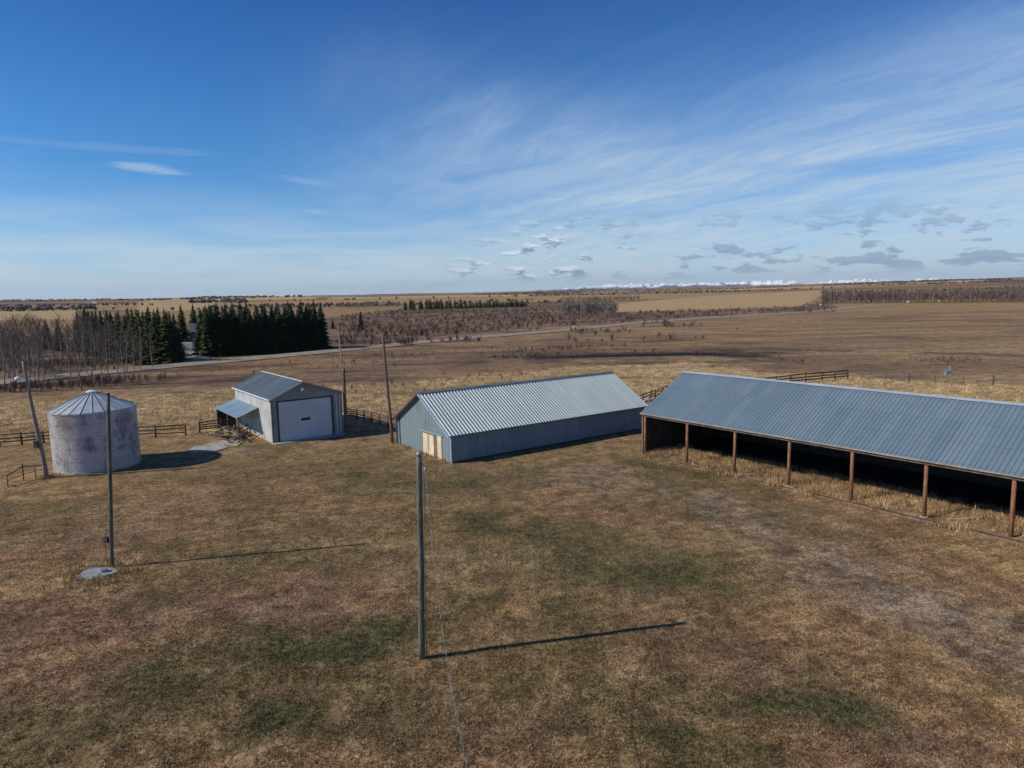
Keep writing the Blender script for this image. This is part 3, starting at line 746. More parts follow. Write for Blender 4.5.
# ------------------------------------------------------------------ barn in the middle
def barn():
    rt = root('metal_barn', BARN_O, 'long low metal barn with striped grey ribbed roof and bluish green walls', 'barn', rz=BARN_A)
    L, W, E, RD = BARN_L, BARN_W, 2.60, 5.75
    m = MB(); gable_wall(m, W, E, RD, 0.0, -1); m.build('end_wall', M['barn_wall'], rt)
    m = MB(); gable_wall(m, W, E, RD, L, 1); m.build('end_wall', M['barn_wall'], rt)
    m = MB(); corr_sheet(m, (0.0, 0, 0.16), (1, 0, 0), (0, 0, 1), L, E - 0.16, (0, -1, 0), 0.62, 0.035, flat=0.7, topw=0.12); m.build('side_wall', M['barn_wall'], rt)
    m = MB(); corr_sheet(m, (0.0, W, 0.16), (1, 0, 0), (0, 0, 1), L, E - 0.16, (0, 1, 0), 0.62, 0.035, flat=0.7, topw=0.12); m.build('side_wall', M['barn_wall'], rt)
    m = MB(); m.box((0.02, -0.03, -0.1), (L - 0.02, 0.0, 0.155)); m.box((0.02, W, -0.1), (L - 0.02, W + 0.03, 0.155)); m.build('foundation', M['trim_dark'], rt)
    # roof planes
    sl = Vector((0, W / 2, RD - E)); sl.normalize(); ov = 0.28
    nr = Vector((0, -sl.z, sl.y)); nl = Vector((0, sl.z, sl.y))
    Ls = math.hypot(W / 2, RD - E) + ov
    rf = MB()
    o0 = Vector((-0.35, 0, E + 0.05)) - sl * ov
    corr_sheet(rf, o0, (1, 0, 0), sl, L + 0.7, Ls, nr, 0.36, 0.072, flat=0.36, topw=0.28)
    roof = rf.build('roof', M['barn_roof'], rt)
    sl2 = Vector((0, -sl.y, sl.z)); rf = MB(); o1 = Vector((-0.35, W, E + 0.05)) - sl2 * ov
    corr_sheet(rf, o1, (1, 0, 0), sl2, L + 0.7, Ls, nl, 0.36, 0.072, flat=0.36, topw=0.28)
    rf.build('roof', M['barn_roof'], rt)
    m = MB()
    m.bar((-0.4, W / 2 - 0.12, RD + 0.125), (L + 0.4, W / 2 - 0.12, RD + 0.125), 0.30, 0.02, up=nr); m.bar((-0.4, W / 2 + 0.12, RD + 0.125), (L + 0.4, W / 2 + 0.12, RD + 0.125), 0.30, 0.02, up=nl)
    m.build('ridge_cap', M['seam'], rt)
    # barge boards
    for x in (-0.39, L + 0.39):
        b1 = MB(); b1.bar(Vector((x, 0, E + 0.0)) - sl * ov, Vector((x, W / 2 - 0.01, RD + 0.0)), 0.05, 0.17, up=nr); b1.build('barge_board', M['trim_blue'] if x < 0 else M['barn_roof'], rt)
        b1 = MB(); b1.bar(Vector((x, W, E + 0.0)) - sl2 * ov, Vector((x, W / 2 + 0.01, RD + 0.0)), 0.05, 0.17, up=nl); b1.build('barge_board', M['trim_dark'], rt)
    for x, v in ((-0.055, -0.03), (-0.055, W + 0.03)):
        m = MB(); m.box((x - 0.03, v - 0.06, 0.0), (x + 0.06, v + 0.06, E - 0.1)); m.build('corner_trim', M['trim_blue'], rt)
    m = MB(); m.box((-0.085, 10.25, 0.0), (-0.055, 10.37, E + 0.2)); m.build('downpipe', M['trim_dark'], rt)
    # eave gutter shadow line
    m = MB(); m.box((-0.3, -0.30, E - 0.13), (L + 0.3, -0.26, E - 0.02)); m.build('eave_trim', M['seam'], rt)
    # plywood doors in the end wall
    d = MB(); d.box((-0.10, 2.95, 0.06), (-0.055, 5.35, 2.22)); dd = d.build('door', M['ply'], rt); dd['label'] = 'wide raw plywood door leaf'
    f = MB()
    for v in (2.98, 4.14, 5.26): f.box((-0.125, v, 0.07), (-0.102, v + 0.08, 2.2))
    f.box((-0.125, 3.07, 2.08), (-0.102, 5.25, 2.2)); f.build('batten', M['beam'], dd)
    d = MB(); d.box((-0.10, 1.65, 0.06), (-0.055, 2.42, 2.2)); dd = d.build('door', M['ply'], rt); dd['label'] = 'narrow raw plywood door leaf'
    d = MB(); d.box((-0.075, 2.42, 0.06), (-0.056, 2.95, 2.1)); d.build('door_jamb', M['beam'], rt)
    d = MB(); d.bar((-0.14, 1.4, 2.27), (-0.14, 5.6, 2.27), 0.05, 0.08); d.build('door_rail', M['trim_blue'], rt)
barn()

# ------------------------------------------------------------------ open fronted shed
def shed():
    rt = root('open_shed', SHED_O, 'long open fronted pole shed with blue grey steel roof and dark inside', 'shed', rz=SHED_A)
    B = 4.81; NB = 7; L = B * NB; D = 11.4; E = 3.94; RD = 7.1
    for i in range(NB + 1):
        m = MB(); r_ = 0.125
        lean = random.uniform(-0.03, 0.03)
        m.tube([(B * i, 0.0, -0.2), (B * i + lean * 0.5, 0.0, 1.8), (B * i + lean, 0.0, E - 0.16)], [r_ * 1.12, r_, r_ * 0.95], 10); p = m.build('post', M['post_red'], rt, True)
        m = MB(); m.tube([(B * i, 0, -0.1), (B * i, 0, 0.16)], 0.26, 10); 
        if i in (5, 3): m.build('post_footing', M['conc'], p)
    for i in range(NB + 1):
        m = MB()
        m.bar((B * i, 0.05, E - 0.09), (B * i, D - 0.1, E - 0.09), 0.06, 0.22)
        m.bar((B * i + 0.065, 0.1, E + 0.03), (B * i + 0.065, D / 2 - 0.1, RD - 0.22), 0.05, 0.2); m.bar((B * i + 0.065, D - 0.1, E + 0.03), (B * i + 0.065, D / 2 + 0.1, RD - 0.22), 0.05, 0.2)
        m.build('rafter', M['beam'], rt)
    m = MB(); m.bar((-0.15, -0.17, E - 0.19), (L + 0.15, -0.17, E - 0.19), 0.05, 0.26); m.build('header_beam', M['beam'], rt)
    m = MB(); m.bar((-0.35, -0.36, E - 0.07), (L + 0.35, -0.36, E - 0.07), 0.03, 0.10); m.build('fascia', M['log_pale'], rt)
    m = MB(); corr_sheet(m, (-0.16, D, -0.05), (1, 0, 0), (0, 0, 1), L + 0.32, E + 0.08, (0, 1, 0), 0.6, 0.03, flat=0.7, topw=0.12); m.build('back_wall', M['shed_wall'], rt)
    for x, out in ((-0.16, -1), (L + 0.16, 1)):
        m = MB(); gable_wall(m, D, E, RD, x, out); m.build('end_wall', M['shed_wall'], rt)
    m = MB(); m.box((-0.30, -0.16, 0.0), (-0.17, -0.02, E)); m.build('corner_board', M['beam'], rt)
    sl = Vector((0, D / 2, RD - E)).normalized(); ov = 0.42; nr = Vector((0, -sl.z, sl.y)); Ls = math.hypot(D / 2, RD - E) + ov
    m = MB(); corr_sheet(m, Vector((-0.35, 0, E + 0.12)) - sl * ov, (1, 0, 0), sl, L + 0.7, Ls, nr, 0.305, 0.040, flat=0.55, topw=0.18); m.build('roof', M['shed_roof'], rt)
    sl2 = Vector((0, -sl.y, sl.z)); nl = Vector((0, sl.z, sl.y))
    m = MB(); corr_sheet(m, Vector((-0.35, D, E + 0.12)) - sl2 * ov, (1, 0, 0), sl2, L + 0.7, Ls, nl, 0.305, 0.040, flat=0.55, topw=0.18); m.build('roof', M['shed_roof'], rt)
    m = MB(); m.bar((-0.4, D / 2 - 0.13, RD + 0.15), (L + 0.4, D / 2 - 0.13, RD + 0.15), 0.28, 0.02, up=nr); m.bar((-0.4, D / 2 + 0.13, RD + 0.15), (L + 0.4, D / 2 + 0.13, RD + 0.15), 0.28, 0.02, up=nl); m.build('ridge_cap', M['shed_cap'], rt)
    m = MB(); m.box((-0.3, -0.55, -0.15), (L, -0.42, 0.06)); m.build('timber_edge', M['beam'], rt)
shed()
# earth floor of the shed; rear strip coloured dark to paint the roof's shade
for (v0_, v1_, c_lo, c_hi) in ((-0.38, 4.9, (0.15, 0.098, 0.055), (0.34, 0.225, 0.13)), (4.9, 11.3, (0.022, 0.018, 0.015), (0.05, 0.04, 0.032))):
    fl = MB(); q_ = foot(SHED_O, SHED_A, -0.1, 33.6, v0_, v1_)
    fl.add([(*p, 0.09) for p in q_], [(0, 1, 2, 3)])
    o = fl.build('shed_floor', simple('shed_floor_earth_shade', c_lo, c_hi, 1.1, 0.95, bump=0.03)); tag(o, kind='structure')
# fallen boards and branches in the shed
def sticks(name, cx, cy, n, L0, L1, mat, label, cat, spread=0.5, seed=3, rad=0.03, steep=0.15, zb=0.12):
    rr = random.Random(seed); m = MB()
    for i in range(n):
        a = rr.uniform(0, math.pi); L_ = rr.uniform(L0, L1); px = cx + rr.gauss(0, spread); py = cy + rr.gauss(0, spread); z = zb + rr.uniform(0, 0.2)
        dz_ = rr.uniform(0, steep) * L_
        m.tube([(px - math.cos(a) * L_ / 2, py - math.sin(a) * L_ / 2, z), (px, py, z + dz_ * 0.55), (px + math.cos(a) * L_ / 2, py + math.sin(a) * L_ / 2, z + dz_)], [rad, rad * 0.9, rad * 0.6], 6)
    o = m.build(name, mat); tag(o, label, cat); return o
q = (29.07, 42.68)
for k, (ix, L_) in enumerate((((27.89, 43.15), 2.4), ((28.34, 42.14), 1.6), ((30.28, 43.82), 1.5))):
    rr = random.Random(k + 4); m = MB(); a = (0.25, -0.5, 0.9)[k]
    m.tube([(ix[0] - math.cos(a) * L_ / 2, ix[1] - math.sin(a) * L_ / 2, 0.2), (ix[0], ix[1], 0.34), (ix[0] + math.cos(a) * L_ / 2, ix[1] + math.sin(a) * L_ / 2, 0.55)], [0.05, 0.04, 0.02], 6)
    if k: m.tube([(ix[0], ix[1], 0.34), (ix[0] + 0.3, ix[1] + 0.5, 0.7)], [0.03, 0.012], 5)
    o = m.build('fallen_branch', M['log'] if k else M['rail'])
    tag(o, ('dark straight branch lying in the weeds by the last shed posts', 'pale forked branch lying in front of the shed weeds', 'pale forked branch leaning up at the edge of the shed shade')[k], 'branch', 'branches lying in the shed weeds')

# ------------------------------------------------------------------ shop with overhead door
def shop():
    rt = root('farm_shop', SHOP_O, 'small tall farm shop with white overhead door and lean-to roof', 'shop building', rz=SHOP_A)
    W, L, E, RD = 7.8, 13.25, 4.66, 6.18
    # local frame: u across front (0..W), v back (0..L)
    m = MB(); AP = 3.35
    d0, d1, dh = 0.62, 6.72, 4.36
    def front(y0, y1):
        mm = MB()
        mm.box((0, y0, 0), (d0, y1, E - 0.05)); mm.box((d1, y0, 0), (W, y1, E - 0.05)); mm.box((d0, y0, dh), (d1, y1, E - 0.05))
        mm.add([(0, y0, E - 0.05), (W, y0, E - 0.05), (AP, y0, RD - 0.05), (0, y1, E - 0.05), (W, y1, E - 0.05), (AP, y1, RD - 0.05)], [(0, 1, 2), (5, 4, 3), (1, 4, 5, 2), (0, 2, 5, 3)])
        x_ = 0.0
        while x_ < W:
            t = E - 0.05 + (RD - E) * (x_ / AP if x_ < AP else (W - x_) / (W - AP)) - 0.03
            z0_ = 0.0 if (x_ < d0 - 0.04 or x_ > d1) else dh + 0.02
            mm.box((x_, y0 - 0.02, z0_), (x_ + 0.035, y0, t)); x_ += 0.2
        return mm
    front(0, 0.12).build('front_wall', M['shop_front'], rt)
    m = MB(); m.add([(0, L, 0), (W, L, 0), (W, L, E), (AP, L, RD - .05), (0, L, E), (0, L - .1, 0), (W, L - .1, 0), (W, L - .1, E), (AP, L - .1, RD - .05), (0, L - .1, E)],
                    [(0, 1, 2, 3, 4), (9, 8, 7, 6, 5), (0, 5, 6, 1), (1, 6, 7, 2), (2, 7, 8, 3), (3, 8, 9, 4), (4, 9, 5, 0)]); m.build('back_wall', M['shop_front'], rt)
    m = MB(); corr_sheet(m, (0, 0.13, 0), (0, 1, 0), (0, 0, 1), L - 0.25, E, (-1, 0, 0), 0.3, 0.02, flat=0.7, topw=0.12); m.build('side_wall', M['shop_wall'], rt)
    m = MB(); corr_sheet(m, (W, 0.13, 0), (0, 1, 0), (0, 0, 1), L - 0.25, E, (1, 0, 0), 0.3, 0.02, flat=0.7, topw=0.12); m.build('side_wall', M['shop_wall'], rt)
    sl = Vector((AP, 0, RD - E)).normalized(); nr = Vector((-sl.z, 0, sl.x)); Ls = math.hypot(AP, RD - E) + 0.25
    m = MB(); corr_sheet(m, Vector((0, -0.35, E + 0.04)) - sl * 0.25, (0, 1, 0), sl, L + 0.6, Ls, nr, 0.61, 0.035, flat=0.75, topw=0.10); m.build('roof', M['shop_roof'], rt)
    sl2 = Vector((-(W - AP), 0, RD - E)).normalized(); nl = Vector((sl2.z, 0, -sl2.x)); L2 = math.hypot(W - AP, RD - E) + 0.25
    m = MB(); corr_sheet(m, Vector((W, -0.35, E + 0.04)) - sl2 * 0.25, (0, 1, 0), sl2, L + 0.6, L2, nl, 0.61, 0.035, flat=0.75, topw=0.10); m.build('roof', M['shop_roof'], rt)
    m = MB(); m.bar((AP, -0.4, RD + 0.11), (AP, L + 0.3, RD + 0.11), 0.20, 0.04); m.build('ridge_cap', M['roof_white'], rt)
    for s_, e_, nn in ((sl, Vector((0, -0.38, E)), nr), (sl2, Vector((W, -0.38, E)), nl)):
        m = MB(); m.bar(e_ - s_ * 0.25, Vector((AP, -0.38, RD)) - s_ * 0.01, 0.05, 0.16, up=nn); m.build('barge_board', M['fascia'] if s_ is sl else M['shop_front'], rt)
    m = MB(); m.bar((-0.26, -0.3, E - 0.06), (-0.26, L + 0.2, E - 0.06), 0.06, 0.12); m.build('eave_gutter', M['roof_white'], rt)
    # door: four sections with seams and a window
    d = MB()
    hs = dh / 5
    for k in range(5): d.box((d0 + 0.16, 0.05, k * hs + 0.012), (d1 - 0.16, 0.10, (k + 1) * hs - 0.012))
    d.box((d0 + 0.17, 0.075, 0.01), (d1 - 0.17, 0.095, dh - 0.01))
    dr = d.build('overhead_door', M['door'], rt)
    m = MB(); m.box((3.05, 0.030, 1.93), (4.25, 0.048, 2.37)); fr = m.build('window', M['white'], dr)
    m = MB(); m.box((3.12, 0.018, 1.99), (4.18, 0.028, 2.31)); m.build('pane', M['glass'], fr)
    m = MB(); m.box((d0 - 0.02, -0.05, 0), (d0 + 0.15, 0.0, dh + 0.03)); m.box((d1 - 0.15, -0.05, 0), (d1 + 0.02, 0.0, dh + 0.03)); m.box((d0 + 0.15, -0.05, dh - 0.12), (d1 - 0.15, 0, dh + 0.03)); m.build('door_frame', M['trim_dark'], rt)
    m = MB(); m.box((d1 + 0.35, -0.05, 0), (d1 + 0.43, -0.022, E - 0.2)); m.box((d1 + 0.75, -0.05, 0), (d1 + 0.81, -0.022, E - 0.2)); m.build('corner_trim', M['roof_white'], rt)
    m = MB(); m.box((0.0, -0.055, 0), (0.09, -0.024, E - 0.15)); m.build('corner_trim', M['trim_dark'], rt)
    # yard light over the door
    m = MB(); m.bar((AP - 0.1, 0, RD - 0.75), (AP - 0.1, -0.45, RD - 0.68), 0.05, 0.05); lt = m.build('wall_lamp', M['trim_dark'], rt)
    bm = bmesh.new(); bmesh.ops.create_uvsphere(bm, u_segments=12, v_segments=8, radius=0.19); bmesh.ops.translate(bm, verts=bm.verts, vec=(AP - 0.1, -0.5, RD - 0.75)); me = bpy.data.meshes.new('globe'); bm.to_mesh(me); bm.free(); me.shade_smooth(); link_mesh('globe', me, M['lamp_glass'], lt)
    # lean-to
    v0, v1, zt, zl, out = 4.1, 13.3, 3.30, 2.45, 2.25
    dn = Vector((-out, 0, zl - zt)).normalized(); nn = Vector((-dn.z * -1, 0, -dn.x)).normalized()
    nn = Vector((dn.z, 0, -dn.x)).normalized()
    m = MB(); corr_sheet(m, (-0.04, v0, zt), (0, 1, 0), dn, v1 - v0, math.hypot(out, zt - zl) + 0.15, nn, 0.61, 0.02, flat=0.75, topw=0.1); m.build('lean_to_roof', M['lean_roof'], rt)
    for v in (v0 + 0.15, (v0 + v1) / 2, v1 - 0.15):
        m = MB(); m.tube([(-out + 0.08, v, -0.1), (-out + 0.08, v, zl - 0.02)], 0.07, 8); m.build('lean_to_post', M['rail'], rt, True)
    m = MB(); m.bar((-out + 0.08, v0, zl - 0.09), (-out + 0.08, v1, zl - 0.09), 0.08, 0.14); m.build('lean_to_beam', M['rail'], rt)
    m = MB(); corr_sheet(m, (-0.1, v1 - 0.1, 0), (-1, 0, 0), (0, 0, 1), out - 0.1, zl - 0.1, (0, 1, 0), 0.3, 0.02, flat=0.7, topw=0.12); m.build('lean_to_wall', M['shed_wall'], rt)
shop()

# woodpile and scrap under and in front of the lean-to
def log_thing(p, a, L_, r_, z, tilt, mat, label, name='log', grp='loose wood piled by the lean-to'):
    m = MB(); d = Vector((math.cos(a) * math.cos(tilt), math.sin(a) * math.cos(tilt), math.sin(tilt)))
    p = Vector((p[0], p[1], z))
    m.tube([p, p + d * L_ * 0.5 + Vector((0, 0, 0.03)), p + d * L_], [r_, r_ * 0.95, r_ * 0.8], 8)
    o = m.build(name, mat, smooth=True); return tag(o, label, 'wood', grp)
rr = random.Random(5)
for i in range(46):
    u_ = rr.uniform(-3.6, -0.4); v_ = rr.uniform(1.2, 10.0)
    p = loc2(SHOP_O, SHOP_A, u_, v_)
    if v_ < 5.2 and u_ > -1.5 and rr.random() < 0.6: continue
    log_thing(p, SHOP_A + math.pi / 2 + rr.uniform(-1.2, 1.2), rr.uniform(1.0, 2.6), rr.uniform(0.04, 0.09), rr.uniform(0.05, 0.7), rr.uniform(-0.03, 0.3),
              M['log'] if rr.random() < 0.18 else M['rail'], 'loose weathered pole in the jumbled woodpile at the lean-to')

# slabs in front
def slab(name, pts, z, mat, label, cat, th=0.1):
    n = len(pts); m = MB(); up = [(*p, z) for p in pts]; lo = [(*p, z - th) for p in pts]
    m.add(up + lo, [tuple(range(n)), tuple(range(2 * n - 1, n - 1, -1))] + [(k, (k + 1) % n, n + (k + 1) % n, n + k) for k in range(n)])
    return tag(m.build(name, mat), label, cat)
slab('concrete_slab', [(-32.66, 67.48), (-32.79, 69.76), (-30.41, 70.74), (-29.07, 68.97), (-29.65, 67.22)], 0.10, M['conc'], 'pale flat concrete slab nearest the round bin shadow', 'slab', 0.3)
slab('concrete_slab', [(-32.26, 70.42), (-31.16, 72.54), (-28.73, 72.06), (-28.39, 69.84), (-29.88, 70.45)], 0.09, M['conc'], 'pale flat concrete slab below the small gate at the lean-to', 'slab', 0.3)
slab('concrete_apron', [loc2(SHOP_O, SHOP_A, -0.2, -0.06), loc2(SHOP_O, SHOP_A, -0.1, -1.0), loc2(SHOP_O, SHOP_A, 7.9, -0.9), loc2(SHOP_O, SHOP_A, 7.8, -0.06)], 0.07, M['conc'], 'narrow concrete apron in front of the overhead door', 'slab', 0.2)

# ------------------------------------------------------------------ grain bin
def grain_bin():
    cx, cy, RR_, E, RD = -38.55, 62.7, 3.50, 5.40, 7.0
    rt = root('grain_bin', (cx, cy), 'round galvanised steel grain bin with a ribbed cone roof', 'grain bin')
    n = 96; vs = []; fs = []; nz = 0; z = 0.12
    prof = []
    dz_ = 0.055
    while z < E:
        ring = (z % 1.08) / 1.08
        prof.append((z, RR_ + 0.012 * math.cos(z / 0.11 * 2 * math.pi) + (0.015 if ring < 0.06 else 0))); z += dz_
    for z, r_ in prof:
        for k in range(n):
            t = 2 * math.pi * k / n; vs.append((r_ * math.cos(t), r_ * math.sin(t), z))
    for i in range(len(prof) - 1):
        for k in range(n): fs.append((i * n + k, i * n + (k + 1) % n, (i + 1) * n + (k + 1) % n, (i + 1) * n + k))
    m = MB(); m.add(vs, fs)
    mt, mm, bs = new_mat('bin_wall_sheet')
    tcx = mm.n('ShaderNodeTexCoord').outputs['Object']; sp = mm.n('ShaderNodeSeparateXYZ'); mm.put(tcx, sp.inputs[0])
    ang = mm.math('ARCTAN2', sp.outputs[1], sp.outputs[0])
    pu = mm.math('MULTIPLY', ang, 12 / (2 * math.pi)); pv = mm.math('DIVIDE', sp.outputs[2], 1.08)
    # each sheet weathers a little differently
    row = mm.math('FLOOR', pv); colu = mm.math('FLOOR', mm.math('ADD', pu, mm.math('MULTIPLY', row, 0.5)))
    wn = mm.n('ShaderNodeTexWhiteNoise', noise_dimensions='2D'); mm.put(mm.comb(colu, row, 0), wn.inputs[0])
    stain = mm.noise(mm.mapping(tcx, sc=(1, 1, 0.7)), 0.75, 7, 0.68, 0.7)
    fin = mm.noise(mm.mapping(tcx, sc=(1, 1, 2.5)), 5.0, 5, 0.65)
    c = mm.mix(mm.ss(stain, 0.34, 0.56), (0.20, 0.180, 0.190), (0.54, 0.515, 0.51))
    c = mm.mix(0.18, c, mm.mix(wn.outputs[0], (0.20, 0.19, 0.20), (0.50, 0.50, 0.52)))
    c = mm.mix(mm.ss(fin, 0.42, 0.68, 0.0, 0.55), c, (0.13, 0.12, 0.125))
    seam = mm.math('LESS_THAN', mm.math('FRACT', pv), 0.035)
    c = mm.mix(mm.math('MULTIPLY', seam, 0.5), c, (0.12, 0.11, 0.115))
    mm.put(c, bs.inputs['Base Color']); bs.inputs['Metallic'].default_value = 0.2; mm.put(mm.ss(stain, 0.3, 0.7, 0.75, 0.48), bs.inputs['Roughness'])
    o = m.build('wall', mt, rt, True)
    m = MB(); m.tube([(0, 0, -0.2), (0, 0, 0.13)], RR_ + 0.04, 64); m.build('concrete_base', M['conc'], rt)
    # cone roof with raised ribs: 24 panels
    m = MB(); N = 24; ro = RR_ + 0.08; rt_ = 0.42; ze = E - 0.07; zt = RD - 0.18
    for k in range(N):
        t0 = 2 * math.pi * k / N; t1 = 2 * math.pi * (k + 1) / N
        P0 = lambda t, r_, z: (r_ * math.cos(t), r_ * math.sin(t), z)
        a = [P0(t0, ro, ze), P0(t1, ro, ze), P0(t1, rt_, zt), P0(t0, rt_, zt)]
        lo = [(x_, y_, z_ - 0.03) for x_, y_, z_ in a]
        m.add(a + lo, [(0, 1, 2, 3), (7, 6, 5, 4), (0, 4, 5, 1)])
    roof = m.build('roof', M['bin_roof'], rt)
    for k in range(N):
        t0 = 2 * math.pi * k / N
        r_ = MB(); nrm = Vector((math.cos(t0) * (zt - ze), math.sin(t0) * (zt - ze), ro - rt_)).normalized()
        r_.bar(Vector(P0(t0, ro, ze)) + nrm * 0.02, Vector(P0(t0, rt_, zt)) + nrm * 0.02, 0.03, 0.05, up=nrm); r_.build('rib', M['seam'] if k % 2 else M['bin_roof'], roof)
    m = MB(); m.tube([(0, 0, zt - 0.05), (0, 0, zt + 0.10), (0, 0, zt + 0.22)], [0.46, 0.44, 0.12], 20); m.build('roof_cap', M['roof_white'], rt)
    # ladder on the far right side and a small access door on the left
    t = 2.6
    m = MB(); dx_, dy_ = math.cos(t), math.sin(t); sx, sy = -dy_, dx_
    for s_ in (-0.2, 0.2): m.bar((dx_ * (RR_ + .12) + sx * s_, dy_ * (RR_ + .12) + sy * s_, 0.5), (dx_ * (RR_ + .12) + sx * s_, dy_ * (RR_ + .12) + sy * s_, E), 0.03, 0.03, up=(1, 0, 0))
    for i in range(15): m.bar((dx_ * (RR_ + .12) - sx * .2, dy_ * (RR_ + .12) - sy * .2, 0.6 + i * 0.32), (dx_ * (RR_ + .12) + sx * .2, dy_ * (RR_ + .12) + sy * .2, 0.6 + i * 0.32), 0.025, 0.025)
    m.build('ladder', M['steel'], rt)
grain_bin()

# ------------------------------------------------------------------ poles
def pole(name, base, top, r0, r1, mat, label, cat='pole', group=None):
    bz = float(height(np.array(base[0]), np.array(base[1])))
    rt = root(name, (base[0], base[1], bz), label, cat, group)
    t = Vector(top) - Vector((base[0], base[1], bz))
    m = MB(); n = 10; pts = []; rad = []
    for i in range(n + 1):
        k = i / n; w_ = Vector((math.sin(k * 5 + r0 * 40) * 0.02, math.cos(k * 4) * 0.02, 0)) * (k * (1 - k) * 4)
        pts.append(t * k + w_ if i else Vector((0, 0, -0.3))); rad.append(r0 + (r1 - r0) * k)
    m.tube(pts, rad, 14); m.build('shaft', mat, rt, True)
    return rt, t

# centre pole with cap, insulator rack and the service cable
cb = (-3.96, 26.95)
rt, t = pole('wooden_pole', cb, (-3.766, 26.950, 8.702), 0.135, 0.11, M['pole'], 'green grey wooden pole standing alone in the near grass with a cable', 'utility pole')
m = MB(); m.tube([t - Vector((0, 0, 0.02)), t + Vector((0, 0, 0.05)), t + Vector((0, 0, 0.16))], [0.125, 0.13, 0.06], 14); m.build('pole_cap', M['steel'], rt, True)
m = MB(); m.bar(t + Vector((-0.05, 0, -0.04)), t + Vector((-0.62, 0.25, 0.10)), 0.05, 0.05); lamp = m.build('lamp_arm', M['steel'], rt)
m = MB(); m.bar(t + Vector((0.12, -0.05, -0.55)), t + Vector((0.22, -0.08, -0.55)), 0.06, 0.12); m.build('bracket', M['steel'], rt)
m = MB(); m.tube([t + Vector((0.25, -0.10, -0.62)), t + Vector((0.25, -0.10, -0.58)), t + Vector((0.25, -0.10, -0.48))], [0.04, 0.06, 0.03], 10); m.build('insulator', M['steel'], rt, True)
m = MB(); m.tube([t + Vector((0.14, -0.05, -0.3)), t + Vector((0.17, -0.12, -1.5)), Vector((0.20, -0.12, 0.05))], 0.018, 6); m.build('conduit', M['cable'], rt, True)
ptop = Vector((cb[0], cb[1], 0)) + t + Vector((0.25, -0.10, -0.58))
pa = ptop; pm = Vector((-2.449, 21.000, 5.003)); pb = Vector((-1.136, 14.000, 4.653))
# parabola through three points, carried on behind the picture's edge to a short mast
def para(s_):
    l0 = (s_ - 0.5) * (s_ - 1) / 0.5; l1 = s_ * (s_ - 1) / (-0.25); l2 = s_ * (s_ - 0.5) / 0.5
    return pa * l0 + pm * l1 + pb * l2
cab = MB(); ne = 130
for ph, r_ in ((0, 0.009), (3.14, 0.009)):
    pts = []
    for i in range(ne + 1):
        s_ = i / ne * 1.35; p = para(s_); k = i / ne * 2 * math.pi * 16 + ph
        pts.append(p + Vector((math.cos(k) * (0.012 + 0.03 * max(0, s_ - 0.45)), 0, math.sin(k) * 0.012)))
    cab.tube(pts, r_, 5, False)
o = cab.build('service_cable', M['alu'], smooth=True); tag(o, 'twisted overhead cable sloping down towards the viewer from the lone pole', 'cable')
e = para(1.35)
rt2, t2 = pole('wooden_pole', (e.x, e.y - 0.12), (e.x, e.y - 0.12, e.z + 0.3), 0.11, 0.09, M['pole'], 'short wooden mast below the viewer holding the lower end of the cable', 'utility pole')
m = MB(); m.bar(t2 + Vector((0, 0.05, -0.3)), t2 + Vector((0, 0.16, -0.3)), 0.05, 0.05); m.build('bracket', M['steel'], rt2)

# left metal pole with box
lb = (-22.94, 37.60)
rt, t = pole('metal_pole', lb, (-22.217, 37.600, 9.980), 0.115, 0.095, M['pole'], 'slim dark pole rising from the grass beside the round concrete pad', 'utility pole')
m = MB(); f_ = 0.15
bx = t * f_
m.box((bx.x - 0.38, bx.y - 0.10, bx.z - 0.02), (bx.x - 0.12, bx.y + 0.12, bx.z + 0.32)); bxo = m.build('switch_box', M['trim_dark'], rt)
m = MB(); m.box((bx.x - 0.34, bx.y - 0.125, bx.z + 0.02), (bx.x - 0.16, bx.y - 0.102, bx.z + 0.28)); m.build('box_door', M['rust'], bxo)
m = MB(); m.tube([Vector((-0.25, 0, 0)), Vector((-0.25, 0, bx.z))], 0.02, 6); m.build('conduit', M['cable'], rt)
m = MB(); m.tube([t + Vector((0, 0, -0.02)), t + Vector((0, 0, 0.05))], [0.12, 0.10], 12); m.build('pole_cap', M['trim_dark'], rt)

# round concrete well pad
pd = PADS[0]
rt = root('well_pad', (pd[0], pd[1], 0), 'cracked round grey concrete pad at the foot of the slim dark pole', 'concrete pad')
o = flat_blob('slab', 0, 0, 0.98, 0.80, 0.20, 0.2, M['conc'], 3, 28, 0.35); o.parent = rt
M['pad_blue'] = simple('bluish_concrete', (0.19, 0.20, 0.20), (0.36, 0.37, 0.37), 2.2, 0.8, bump=0.02, c2=(0.14, 0.11, 0.08))
o.data.materials.clear(); o.data.materials.append(M['pad_blue'])
m = MB(); m.tube([(0.35, 0.1, 0.2), (0.35, 0.1, 0.38)], [0.20, 0.19], 14); m.build('well_lid', M['steel'], rt)
for i in range(14):
    m = MB(); x_ = random.uniform(0.1, 0.95); y_ = random.uniform(-0.75, -0.35)
    s_ = random.uniform(0.05, 0.13); m.box((x_, y_, 0.08), (x_ + s_ * 1.4, y_ + s_, 0.20 + s_)); m.build('rubble_chunk', M['pad_blue'], rt)

